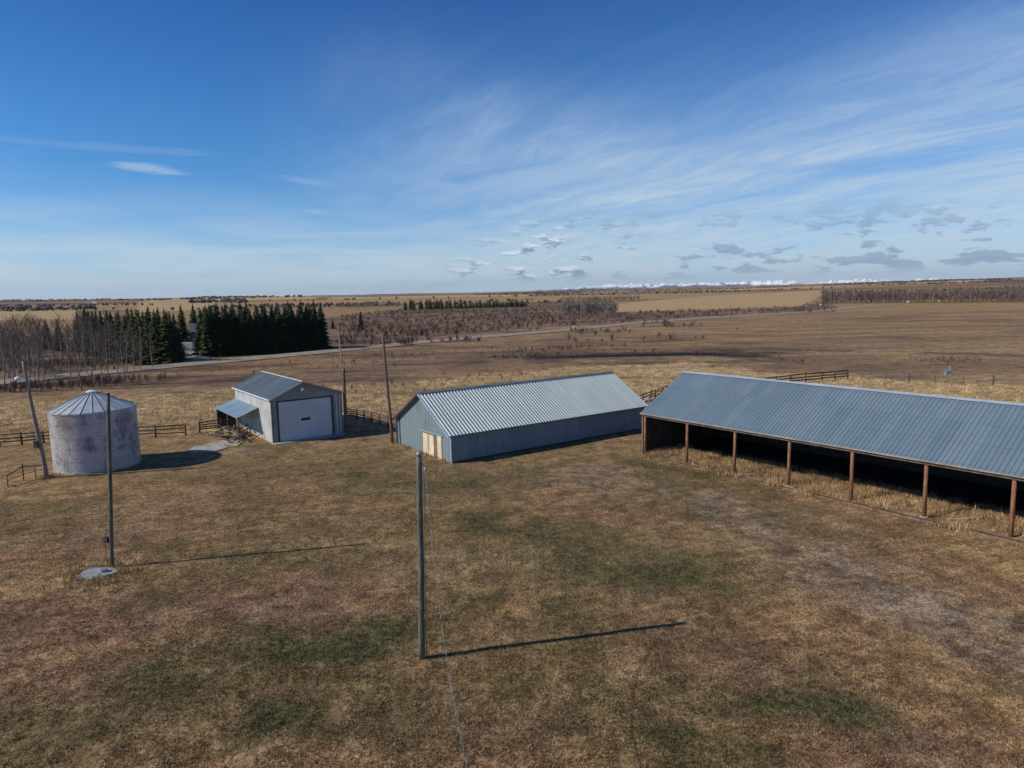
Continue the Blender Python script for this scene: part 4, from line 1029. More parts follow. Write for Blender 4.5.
# leaning pole with yard light beside the bin
rt, t = pole('leaning_pole', (-40.37, 58.23), (-40.870, 57.600, 10.235), 0.19, 0.10, M['pole_grey'], 'leaning grey wooden pole left of the round steel bin', 'utility pole')
k = t * 0.84
m = MB(); m.tube([k, k + Vector((-0.25, -0.05, 0.22)), k + Vector((-0.62, -0.1, 0.25))], 0.03, 6); arm = m.build('lamp_arm', M['steel'], rt)
m = MB(); m.tube([k + Vector((-0.66, -0.1, 0.34)), k + Vector((-0.66, -0.1, 0.22)), k + Vector((-0.66, -0.1, 0.02))], [0.10, 0.27, 0.22], 12); m.build('yard_light', M['lamp_glass'], rt, True)
m = MB(); m.box((t.x * .32 - 0.32, t.y * .32 - 0.32, t.z * .32 - 0.5), (t.x * .32 + 0.02, t.y * .32 - 0.12, t.z * .32 + 0.1)); m.build('meter_box', M['trim_dark'], rt)

# poles by the buildings
rt, t = pole('wooden_pole', (-12.36, 69.35), (-12.879, 69.500, 11.163), 0.17, 0.105, M['pole_brown'], 'tall thin brown pole standing at the back corner of the barn', 'utility pole')
m = MB(); m.bar(t + Vector((-0.3, 0, -0.15)), t + Vector((0.35, 0.1, -0.15)), 0.05, 0.08); m.build('bracket', M['steel'], rt)
rt, t = pole('wooden_pole', (-18.55, 75.59), (-18.488, 75.500, 7.294), 0.20, 0.15, M['pole_brown'], 'short thick brown pole just right of the shop', 'utility pole')
m = MB(); m.bar(t + Vector((-0.1, 0, -0.5)), t + Vector((0.5, 0.1, -0.5)), 0.08, 0.08); m.build('bracket', M['rail'], rt)

def far_pole(b, tpx, label, r0=0.16, arm=True):
    rt, t = pole('utility_pole', b, tpx, r0, r0 * 0.75, M['pole_grey'], label, 'utility pole', 'utility poles out by the road')
    if arm:
        m = MB(); m.bar(t + Vector((-0.9, 0, -0.5)), t + Vector((0.9, 0, -0.5)), 0.1, 0.12); m.build('crossarm', M['pole_grey'], rt)
far_pole((-39.19, 158.39), (-41.440, 166.000, 8.441), 'thin utility pole in front of the spruces, above the short pole at the shop', arm=False)
far_pole((38.88, 383.27), (float((38.88, 383.27)[0]), float((38.88, 383.27)[1]), 17.5), 'utility pole by the road in the middle distance, left of the bright stubble field', 0.22)
far_pole((106.17, 335.10), (float((106.17, 335.10)[0]), float((106.17, 335.10)[1]), 9.0), 'utility pole standing at the bright stubble field beyond the road', 0.2, False)

# ------------------------------------------------------------------ rail fences
def rail_fence(pts, label, nrail=3, hgt=1.35, gap=2.4, mat='rail', grp='wooden rail fences', rr_=0.055, jit=0.05):
    p0 = pts[0]
    rt = root('rail_fence', (p0[0], p0[1], 0), label, 'fence', grp)
    prev = None; rs = random.Random(int(abs(p0[0]) * 10))
    V = []
    for a, b in zip(pts[:-1], pts[1:]):
        L_ = math.hypot(b[0] - a[0], b[1] - a[1]); n = max(1, round(L_ / gap))
        for i in range(n): V.append((a[0] + (b[0] - a[0]) * i / n - p0[0], a[1] + (b[1] - a[1]) * i / n - p0[1]))
    V.append((pts[-1][0] - p0[0], pts[-1][1] - p0[1]))
    for v in V:
        m = MB(); h = hgt + rs.uniform(-0.05, 0.15); lx, ly = rs.gauss(0, jit), rs.gauss(0, jit)
        m.tube([(v[0], v[1], -0.2), (v[0] + lx, v[1] + ly, h)], [0.105, 0.09], 8); m.build('fence_post', M[mat], rt, True)
    for a, b in zip(V[:-1], V[1:]):
        for k in range(nrail):
            z = hgt * (0.32 + 0.58 * k / max(1, nrail - 1)) + rs.uniform(-0.04, 0.04)
            m = MB(); m.bar((a[0], a[1], z), (b[0], b[1], z + rs.uniform(-0.05, 0.05)), 0.06, rr_ * 2.2); m.build('rail', M[mat], rt)
    return rt
rail_fence([(-60.18, 69.84), (-54.48, 71.92), (-50.74, 73.32), (-45.30, 74.36), (-39.56, 75.15), (-36.61, 75.96)], 'dark three-rail fence running behind the round steel bin', 3, 1.35)
rail_fence([(-35.62, 77.26), (-33.76, 78.82), (-32.57, 79.91)], 'short dark rail fence between bin and shop lean-to', 4, 1.3, 2.0)
rail_fence([(-20.71, 84.52), (-19.15, 83.66), (-16.87, 81.43), (-14.36, 78.06), (-13.03, 75.61)], 'dark rail fence between shop and barn', 4, 1.45, 1.9)
rail_fence([(37.95, 104.58), (44.08, 108.39), (50.42, 111.21), (55.54, 113.06)], 'long dark rail fence beyond the ridge of the open shed', 3, 1.5, 3.0, rr_=0.09)
rail_fence([(17.16, 91.64), (19.17, 94.92), (21.31, 98.43), (23.92, 102.17)], 'broken dark rail fence in the gap between barn and open shed', 3, 1.2, 2.2, jit=0.2)
# wire fence posts along the field
wf = root('wire_fence', (*(57.06, 111.48), 0), 'line of thin wire fence posts beyond the open shed roof', 'fence')
b0 = (57.06, 111.48); V = [(57.06, 111.48), (60.02, 109.71), (62.74, 108.02), (65.81, 106.32), (68.72, 104.09), (71.78, 101.91), (75.27, 99.19)]
for k, v in enumerate(V):
    m = MB(); h = 1.5 if k in (2, 5) else 1.15
    m.tube([(v[0] - b0[0], v[1] - b0[1], -0.2), (v[0] - b0[0], v[1] - b0[1], h)], 0.10 if k in (2, 5) else 0.05, 6); m.build('fence_post', M['rail'], wf)
for z in (0.45, 0.75, 1.05):
    m = MB(); m.tube([(v[0] - b0[0], v[1] - b0[1], z) for v in V], 0.008, 4, False); m.build('wire', M['steel'], wf)

# bent pipe gate beside the leaning pole
g0, g1, g2 = (-41.79, 55.53), (-41.76, 57.37), (-41.16, 59.29)
rt = root('pipe_gate', (*g0, 0), 'low rusty pipe gate beside the leaning pole', 'gate')
def rel(p, z): return (p[0] - g0[0], p[1] - g0[1], z)
m = MB(); m.tube([rel(g0, 0.0), rel(g0, 0.95), rel(g1, 1.25), rel(g2, 0.9)], 0.05, 8); m.tube([rel(g0, 0.15), rel((g0[0] + 0.8, g0[1] - 0.1), 0.1)], 0.045, 8); m.build('frame', M['rust'], rt, True)
m = MB(); m.tube([rel(g1, -0.1), rel(g1, 1.5)], 0.05, 8); m.build('gate_post', M['rust'], rt)
m = MB(); m.tube([rel((-41.14, 57.96), -0.1), rel((-41.14, 57.96), 1.1)], 0.04, 8); m.build('gate_post', M['rust'], rt)
m = MB(); m.tube([rel(g0, 0.5), rel(g1, 0.6), rel(g2, 0.55)], 0.03, 6); m.build('rail', M['rust'], rt)

# stock waterer in the field, debris between barn and shed
wp = (73.73, 115.69)
rt = root('stock_waterer', (*wp, 0), 'small grey metal stock waterer alone in the field past the open shed', 'waterer')
m = MB(); m.box((-0.5, -0.35, 0), (0.5, 0.35, 0.6)); m.build('tank', M['steel'], rt)
m = MB(); m.bar((-0.6, 0, 0.66), (0.4, 0, 0.84), 0.8, 0.05); m.build('lid', M['steel'], rt)
m = MB(); m.tube([(0.3, 0, 0.7), (0.3, 0, 1.5)], 0.12, 8); m.build('hydrant', M['steel'], rt)
rt = root('oil_drum', (*(18.41, 93.22), 0), 'white drum lying in the gap between barn and open shed', 'drum')
m = MB(); m.tube([(-0.45, 0, 0.3), (-0.43, 0, 0.3), (0.43, 0, 0.3), (0.45, 0, 0.3)], [0.28, 0.3, 0.3, 0.28], 14); m.build('barrel', M['white'], rt, True)
m = MB(); m.tube([(-0.15, 0, 0.3), (-0.12, 0, 0.3)], 0.315, 14); m.tube([(0.12, 0, 0.3), (0.15, 0, 0.3)], 0.315, 14); m.build('hoop', M['steel'], rt)
for k, (pp, a) in enumerate((((19.53, 93.97), 0.3), ((21.11, 97.49), -0.3), ((23.34, 102.25), 0.5), ((18.47, 91.48), -0.6))):
    log_thing(pp, a, 3.2, 0.13, 0.2 + 0.1 * k, 0.12, M['rail'], 'old dark log in the scrap heap between barn and open shed', grp='logs between barn and open shed')

# white road sign and small white marker boxes by the far tree belt
sp_ = (24.97, 273.70)
rt = root('road_sign', (*sp_, 0), 'small white road sign at the near edge of the gravel road', 'sign')
m = MB(); m.tube([(0, 0, -0.1), (0, 0, 1.9)], 0.05, 6); m.build('post', M['pole_grey'], rt)
m = MB(); m.box((-0.5, -0.09, 1.2), (0.5, -0.05, 2.1)); m.build('sign_board', M['white'], rt)
for i, (b, s_) in enumerate((((253.49, 567.13), 1.0), ((351.19, 679.66), 1.0), ((355.74, 620.78), 1.0), ((395.68, 646.62), 1.4), ((386.12, 623.59), 1.0), ((425.74, 610.74), 0.9))):
    rt = root('white_marker', (b[0], b[1], float(height(np.array(b[0]), np.array(b[1])))), 'tiny white box on a stake at the foot of the far bare tree belt, number %s from the left' % ('one', 'two', 'three', 'four', 'five', 'six')[i], 'marker', 'white markers along the far tree belt')  # unidentified white specks, drawn as marker boxes on stakes
    rt['label'] = ('leftmost white marker, at the left end of the far bare tree belt', 'white marker below the far belt just right of the road crest', 'white marker midway along the foot of the far belt', 'larger of two close white markers at the far belt', 'smaller of two close white markers at the far belt', 'rightmost white marker at the foot of the far belt')[i]
    m = MB(); m.tube([(0, 0, -0.2), (0, 0, 0.9 * s_)], 0.08, 6); m.build('stake', M['pole_grey'], rt)
    m = MB(); m.box((-0.7 * s_, -0.4, 0.9 * s_), (0.7 * s_, 0.4, 2.2 * s_)); m.build('box', M['white'], rt)

M['house'] = simple('dark_blue_siding', (0.085, 0.09, 0.14), (0.12, 0.125, 0.18), 1.0, 0.7)
# farm house among the spruces, far left
hp = (-94.68, 201.81)
rt = root('farm_house', (hp[0] - 3, hp[1] + 22, 0), 'small dark blue house half hidden between the spruces', 'house', rz=0.35)
m = MB(); m.box((-5, -3.5, 0), (5, 3.5, 5.2)); m.add([(-5, -3.5, 5.2), (-5, 3.5, 5.2), (-5, 0, 7.4), (5, -3.5, 5.2), (5, 3.5, 5.2), (5, 0, 7.4)], [(0, 1, 2), (5, 4, 3)]); m.build('wall', M['house'], rt)
m = MB(); m.bar((0, -3.9, 5.1), (0, 0.0, 7.55), 11, 0.12); m.bar((0, 3.9, 5.1), (0, 0.0, 7.55), 11, 0.12); m.build('roof', M['shop_roof'], rt)
for x_ in (-3, 0.5, 3.2):
    m = MB(); m.box((x_ - 0.6, -3.56, 1.0), (x_ + 0.6, -3.5, 2.1)); wn_ = m.build('window', M['white'], rt); m = MB(); m.box((x_ - 0.5, -3.6, 1.1), (x_ + 0.5, -3.565, 2.0)); m.build('pane', M['glass'], wn_)
cp = (-98.48, 210.02)
rt = root('parked_trailer', (cp[0], cp[1], 0), 'white box trailer parked on the driveway beside the spruces', 'trailer', rz=0.1)
m = MB(); m.box((-1.6, -0.9, 0.55), (1.6, 0.9, 2.3)); m.build('body', M['white'], rt)
for x_ in (-0.5, 0.4):
    m = MB(); m.tube([(x_, -0.98, 0.32), (x_, -0.82, 0.32)], 0.32, 12); m.build('wheel', M['trim_dark'], rt)

# ------------------------------------------------------------------ trees
def spruce_mesh(seed, H=14.0, R0=2.3, lv=50, dense=1.35):
    rr = random.Random(seed); m = MB()
    z = 0.5
    for i in range(lv):
        k = i / (lv - 1); z = 0.4 + (H - 0.5) * (k ** 0.92)
        Rr = R0 * (1 - k) ** 0.82 * rr.uniform(0.82, 1.12) + 0.08
        nb = int((7 + 5 * (1 - k)) * dense)
        for j in range(nb):
            a = rr.uniform(0, 2 * math.pi); r_ = Rr * rr.uniform(0.6, 1.12); dr = rr.uniform(0.08, 0.34)
            c, s_ = math.cos(a), math.sin(a); wd = 0.18 + 0.26 * r_ * rr.uniform(0.7, 1.2)
            nseg = 3 if r_ > 0.8 else 1
            for q in range(nseg):
                f0 = q / nseg; f1 = (q + 1) / nseg
                r0_, r1_ = 0.08 + r_ * f0, r_ * f1; z0, z1 = z - dr * r_ * f0, z - dr * r_ * f1 * 1.1
                w0 = wd * (0.55 + 0.6 * math.sin(math.pi * (f0 + 0.12))) * rr.uniform(0.7, 1.1); tip = wd * 0.22 * (1 - f1)
                px, py = -s_, c
                vs = [(c * r0_ + px * w0, s_ * r0_ + py * w0, z0 - rr.uniform(0.05, 0.3)), (c * r0_ * 0.8, s_ * r0_ * 0.8, z0 + 0.06), (c * r0_ - px * w0, s_ * r0_ - py * w0, z0 - rr.uniform(0.05, 0.3)),
                      (c * r1_ + px * tip, s_ * r1_ + py * tip, z1 - rr.uniform(0, 0.12)), (c * r1_ - px * tip, s_ * r1_ - py * tip, z1 - rr.uniform(0, 0.12))]
                m.add(vs, [(0, 1, 3), (1, 2, 4), (1, 4, 3)])
    me = bpy.data.meshes.new('crown'); me.from_pydata(m.v, [], m.f); me.update()
    me.materials.append(M['needles'])
    t = MB(); t.tube([(0, 0, -0.3), (0.02, 0, H * 0.5), (0, 0, H * 0.97)], [0.2, 0.12, 0.02], 8); tm = t.mesh('trunk', True); tm.materials.append(M['bark'])
    return me, tm
def bare_mesh(seed, H=12.5, n1=18, n2=7, n3=5, R0=2.2, twigmat='twig', trunk_r=0.13, tw=0.018):
    rr = random.Random(seed); br = MB(); tr = MB()
    bend = [Vector((rr.gauss(0, 0.25), rr.gauss(0, 0.25), 0)) for _ in range(4)]
    tp = lambda k: Vector((0, 0, H * k)) + bend[0] * math.sin(k * 3) + bend[1] * k * k * 1.5
    pts = [tp(i / 7 * 0.97) for i in range(8)]; pts[0] = Vector((0, 0, -0.3))
    tr.tube(pts, [trunk_r * (1 - 0.9 * i / 7) for i in range(8)], 6)
    def twig(p, d, L_, r_):
        side = d.cross(Vector((rr.uniform(-1, 1), rr.uniform(-1, 1), rr.uniform(-1, 1)))).normalized() * r_
        q = p + d * L_ * 0.5 + Vector((rr.gauss(0, .05), rr.gauss(0, .05), 0.05)) * L_; e_ = p + d * L_ + Vector((0, 0, L_ * 0.18))
        br.add([p - side, p + side, q + side * .7, q - side * .7, e_], [(0, 1, 2, 3), (3, 2, 4)])
        return q, e_
    for i in range(n1):
        k = 0.22 + 0.74 * (i + rr.random()) / n1; p = tp(k * 0.97); a = rr.uniform(0, 2 * math.pi); up = rr.uniform(0.7, 1.4) + k * 0.5
        d = Vector((math.cos(a), math.sin(a), up)).normalized(); L_ = R0 * (1.15 - 0.75 * k) * rr.uniform(0.7, 1.25) * 1.3
        e_ = p + d * L_ + Vector((0, 0, 0.2 * L_)); mid = p + d * L_ * 0.5
        br.tube([p, mid, e_], [trunk_r * 0.36 * (1.1 - k), trunk_r * 0.24 * (1.1 - k), 0.01], 4, False)
        for j in range(n2):
            f = 0.2 + 0.8 * (j + rr.random()) / n2; q = p.lerp(mid, f * 2) if f < 0.5 else mid.lerp(e_, f * 2 - 1)
            d2 = (d + Vector((rr.gauss(0, .6), rr.gauss(0, .6), rr.uniform(0, .7)))).normalized(); L2 = L_ * rr.uniform(0.25, 0.5)
            q1, q2 = twig(q, d2, L2, tw * 1.3)
            for l in range(n3):
                d3 = (d2 + Vector((rr.gauss(0, .6), rr.gauss(0, .6), rr.uniform(-.1, .6)))).normalized()
                twig(q.lerp(q2, rr.uniform(0.3, 1.0)), d3, L2 * rr.uniform(0.35, 0.8), tw)
    me = bpy.data.meshes.new('crown'); me.from_pydata(br.v, [], br.f); me.update(); me.materials.append(M[twigmat])
    tm = tr.mesh('trunk', True); tm.materials.append(M['bark_grey'])
    return me, tm
def plant(name, meshes, x, y, s, rz, label, cat, group, sz=None, z=None):
    z = float(height(np.array(x), np.array(y))) if z is None else z
    rt = root(name, (x, y, z), label, cat, group, rz); rt.scale = (s, s, sz or s)
    for nm, me in zip(('crown', 'trunk'), meshes):
        o = bpy.data.objects.new(nm, me); C.objects.link(o); o.parent = rt
    return rt
SPR = [spruce_mesh(i, 14.0, r) for i, r in enumerate((3.5, 3.9, 3.1, 3.7))]
SPF = [spruce_mesh(20 + i, 12.0, 2.9, 24, 1.1) for i in range(2)]
BARET = [bare_mesh(i + 40, 12.0) for i in range(4)]
BARE_R = [bare_mesh(i + 60, 4.0, 14, 6, 4, 1.8, 'twig_red', 0.05, 0.015) for i in range(2)]

def img_lerp(a, b, k): return (a[0] + (b[0] - a[0]) * k, a[1] + (b[1] - a[1]) * k)
# the dense spruce block, x 205-330
fr0, fr1 = (-78.60, 180.71), (-52.13, 197.00)
dvec = Vector((fr1[0] - fr0[0], fr1[1] - fr0[1])).normalized(); nvec = Vector((-dvec.y, dvec.x))
if nvec.y < 0: nvec = -nvec
Lf = math.hypot(fr1[0] - fr0[0], fr1[1] - fr0[1])
rr = random.Random(9); idx = 0
for row in range(4):
    n = 16
    for i in range(n):
        k = (i + rr.uniform(-0.25, 0.25) + (0.5 if row % 2 else 0)) / (n - 0.5)
        x = fr0[0] + dvec.x * Lf * k + nvec.x * (3 + row * 3.6) + rr.uniform(-.5, .5); y = fr0[1] + dvec.y * Lf * k + nvec.y * (3 + row * 3.6) + rr.uniform(-.5, .5)
        s = rr.uniform(0.84, 1.03) * (0.98 + 0.05 * (row > 0))
        plant('spruce_tree', SPR[rr.randrange(4)], x, y, s, rr.uniform(0, 6.28), 'dark green spruce packed in the dense block beyond the road', 'spruce', 'spruces in the dense dark block beyond the road')
# lone spruces in the gap
for (b, s, lab) in (((-111.21, 234.21), 0.98, 'spruce standing in the gap above the pale house, left one of two'), ((-111.55, 243.95), 0.99, 'spruce standing in the gap above the pale house, right one of two')):
    plant('spruce_tree', SPR[0], b[0], b[1], s, 1.0, lab, 'spruce', None)
# spruces of the left wood
rr = random.Random(19)
LX = [(168, 364), (173, 362), (158, 364), (150, 364), (162, 360), (143, 364), (177, 361), (136, 362), (128, 360), (170, 357), (122, 358), (152, 358), (140, 357), (114, 357), (96, 356), (104, 355), (92, 354), (88, 352), (80, 352), (99, 351),
      (110, 351), (131, 353), (146, 352), (160, 353), (119, 350), (48, 350), (60, 351)]
M_pix = [(-82.14, 164.43), (-83.45, 169.58), (-84.80, 164.94), (-86.93, 165.35), (-89.38, 176.00), (-88.81, 165.72), (-83.72, 172.20), (-93.67, 171.62), (-99.18, 178.02), (-91.72, 184.99), (-104.50, 184.78), (-95.46, 182.86), (-100.83, 186.95), (-108.88, 188.69), (-116.66, 193.47), (-116.23, 196.58), (-122.49, 201.31), (-128.82, 209.81), (-131.67, 210.47), (-127.48, 213.21),
      (-123.54, 212.27), (-111.61, 202.25), (-108.70, 205.10), (-101.99, 200.04), (-122.82, 215.92), (-149.33, 222.35), (-141.74, 216.60)]
for k, b in enumerate(M_pix):
    s = rr.uniform(0.84, 1.0) if k < 25 else 0.72
    plant('spruce_tree', SPR[rr.randrange(4)], b[0], b[1], s, rr.uniform(0, 6.28), 'dark spruce in the mixed wood at far left behind the bare trees', 'spruce', 'spruces in the mixed wood at far left')
# two little conifers in the rough field and the bare trees at left
plant('spruce_tree', SPR[1], *(-85.46, 332.33), 0.36, 0.3, 'tiny dark conifer in the field just right of the spruce block', 'spruce', None)
plant('spruce_tree', SPR[0], *(-68.65, 316.69), 0.62, 0.3, 'small lone conifer standing in the brushy field behind the tall poles', 'spruce', None)
BP = [(-99.68, 119.29), (-98.30, 124.26), (-89.33, 116.65), (-88.27, 118.95), (-89.00, 122.91), (-82.33, 116.89), (-84.43, 123.59), (-78.14, 117.53), (-77.95, 121.32), (-74.27, 118.23), (-74.74, 122.17), (-73.46, 123.34), (-74.23, 126.24), (-73.30, 127.54), (-74.41, 132.23), (-73.65, 133.69), (-74.06, 137.03)]
rr = random.Random(29)
for k, b in enumerate(BP):
    lab = 'leafless grey tree on the near side of the road at far left'
    plant('bare_tree', BARET[rr.randrange(4)], b[0], b[1], rr.uniform(0.72, 1.0), rr.uniform(0, 6.28), lab, 'bare tree', 'leafless trees on the near side of the road at left')
for k in range(58):
    px = rr.uniform(-60, 130); dpt = rr.uniform(118, 172) * (1 + 0.0009 * px) + 8
    tx = (px - 512) / 690.0
    x, y = tx * dpt * 1.0, dpt + 10
    plant('bare_tree', BARET[rr.randrange(4)], x, y, rr.uniform(0.8, 1.05), rr.uniform(0, 6.28), 'leafless tree in the grey wood beyond the road at far left', 'bare tree', 'leafless trees beyond the road at far left')

# shrubs: reddish willow brush (mass)
def brush_mass(name, pts, hmin, hmax, mat, label, per=14, sp=0.5, wd=0.022):
    vs = []; fs = []; rr = random.Random(len(pts))
    for (x, y) in pts:
        z0 = float(height(np.array(x), np.array(y))); H_ = rr.uniform(hmin, hmax)
        for j in range(per):
            a = rr.uniform(0, 6.28); r_ = rr.uniform(0.1, 1) * H_ * sp; bx, by = x + math.cos(a) * r_ * 0.3, y + math.sin(a) * r_ * 0.3; h = H_ * rr.uniform(0.6, 1.1); w_ = wd * H_ * rr.uniform(0.6, 1.4); b = rr.uniform(0, 6.28)
            ca, sa_ = math.cos(b) * w_, math.sin(b) * w_; tx, ty = x + math.cos(a) * r_, y + math.sin(a) * r_
            n = len(vs)
            vs += [(bx, by, z0 - 0.1), (tx * .5 + bx * .5 - ca, ty * .5 + by * .5 - sa_, z0 + h * .55), (tx * .5 + bx * .5 + ca, ty * .5 + by * .5 + sa_, z0 + h * .5), (tx, ty, z0 + h)]
            fs += [(n, n + 2, n + 1), (n + 1, n + 2, n + 3)]
    me = bpy.data.meshes.new(name); me.from_pydata(vs, [], fs); me.update()
    o = link_mesh(name, me, mat); tag(o, label, 'brush', kind='stuff'); return o
def around(a, b, n, wd, seed):
    rr = random.Random(seed)
    return [(a[0] + (b[0] - a[0]) * t + rr.gauss(0, wd), a[1] + (b[1] - a[1]) * t + rr.gauss(0, wd)) for t in [rr.random() for _ in range(n)]]
pts = around((-1.67, 180.04), (27.71, 193.39), 170, 4, 1) + around((-2.73, 163.19), (11.67, 165.37), 160, 2.5, 2) + around((22.46, 174.39), (57.13, 157.99), 80, 4.0, 3) + around((53.92, 158.71), (58.48, 139.17), 90, 1.5, 4) + around((83.14, 136.32), (91.68, 138.76), 60, 2, 5) + around((-58.80, 143.29), (-10.95, 182.21), 90, 9, 6) + around((-27.52, 109.30), (9.25, 131.44), 60, 5, 7)
brush_mass('willow_brush', pts, 0.35, 1.15, M['twig_red'], 'low reddish willow brush around the dark slough behind the barn')
pts = around((-89.05, 119.06), (-71.46, 131.77), 190, 3.0, 8) + around((-129.42, 155.58), (-89.77, 170.85), 260, 9, 9)
brush_mass('undergrowth', pts, 0.5, 1.8, M['twig_red'], 'low twiggy undergrowth below the bare trees at far left', 16)
rr = random.Random(77); pts = []
sx_, sy_ = [], []
while len(pts) < 5200:
    px = rr.uniform(-0.25, 0.62); d = 210 * (1500 / 210) ** rr.random(); x, y = px * d, d
    sx_.append((x, y))
    pts.append((x, y))
pa_ = np.array(pts); _, B_ = masks(pa_[:, 0], pa_[:, 1])
pts = [tuple(p) for p, b in zip(pa_, B_[:, 2]) if b > 0.5]
brush_mass('scrub_brush', pts, 0.9, 2.8, M['twig_red'], 'brown and purple scrub covering the low ground beyond the road', 12, 0.7, 0.05)

# far belts of bare trees (one mass each)
def belt(name, a, b, n, wd, H_, mat, label, seed, per=10, wk=0.05):
    rr = random.Random(seed); vs = []; fs = []
    dx_, dy_ = b[0] - a[0], b[1] - a[1]
    for i in range(n):
        t = rr.random(); q = rr.uniform(0, wd); x = a[0] + dx_ * t; y = a[1] + dy_ * t; x += x / math.hypot(x, y) * q; y += y / math.hypot(x, y) * q
        z0 = float(height(np.array(x), np.array(y))); h = H_ * rr.uniform(0.65, 1.12)
        n0 = len(vs); w_ = rr.uniform(0.06, 0.16)
        vs += [(x - w_, y, z0 - .5), (x + w_, y, z0 - .5), (x, y + w_, z0 - .5), (x, y, z0 + h)]; fs += [(n0, n0 + 1, n0 + 3), (n0 + 1, n0 + 2, n0 + 3), (n0 + 2, n0, n0 + 3)]
        for j in range(per):
            k = rr.uniform(0.12, 0.9); an = rr.uniform(0, 6.28); L_ = H_ * 0.17 * (1.15 - k * 0.8) * rr.uniform(.6, 1.3); zz = z0 + h * k
            ex, ey, ez = x + math.cos(an) * L_, y + math.sin(an) * L_, zz + L_ * rr.uniform(0.8, 1.8); w2 = H_ * wk * rr.uniform(.5, 1)
            n0 = len(vs); vs += [(x, y, zz - w2), (x, y, zz + w2), (ex - w2, ey, ez), (ex + w2, ey, ez + w2)]; fs += [(n0, n0 + 2, n0 + 3), (n0, n0 + 3, n0 + 1)]
    me = bpy.data.meshes.new(name); me.from_pydata(vs, [], fs); me.update()
    return tag(link_mesh(name, me, mat), label, 'tree belt', kind='stuff')
M['belt'] = simple('belt_twigs', (0.13, 0.098, 0.082), (0.25, 0.19, 0.155), 0.05, 0.9)
M['belt_pale'] = simple('pale_belt_twigs', (0.17, 0.165, 0.13), (0.30, 0.285, 0.23), 0.05, 0.9)
belt('tree_belt', (297.75, 663.15), (445.30, 561.94), 950, 90, 13.0, M['belt'], 'long belt of bare grey trees at far right below the skyline', 1, 16, 0.015)
belt('tree_belt', (32.73, 479.19), (73.65, 475.48), 130, 8, 9.5, M['belt_pale'], 'pale straight row of bare poplars left of the bright stubble field', 2, 8, 0.025)
belt('tree_belt', (-88.81, 532.39), (-8.35, 544.95), 110, 26, 4.5, M['belt'], 'loose bare grey trees in front of the distant dark spruce row', 3, 10, 0.03)
belt('tree_belt', (210.07, 769.32), (175.66, 581.63), 1, 2, 3.5, M['belt'], 'single far bush in the bright stubble field', 4, 6)
belt('tree_belt', (75.60, 1059.33), (206.83, 1108.59), 170, 120, 9.0, M['belt'], 'far hazy bare woods on the rise behind the pale poplar row', 5, 8, 0.04)
belt('tree_belt', (-221.82, 903.29), (-154.77, 972.86), 100, 100, 8.0, M['belt'], 'far bare bushes between the lone conifer and the distant spruce row', 6, 8, 0.04)
# distant spruce row, countable spires
rr = random.Random(31)
a, b = (-116.15, 756.65), (19.55, 822.05)
for i in range(88):
    t = (i + rr.random()) / 88; q = rr.uniform(0, 40)
    x = a[0] + (b[0] - a[0]) * t; y = a[1] + (b[1] - a[1]) * t + q
    plant('spruce_tree', SPF[i % 2], x, y, rr.uniform(0.72, 1.12) * (1.05 if t < 0.45 else 0.85), rr.uniform(0, 6.28), 'small dark spruce in the distant row beyond the brushy field', 'spruce', 'spruces in the distant row beyond the brushy field')

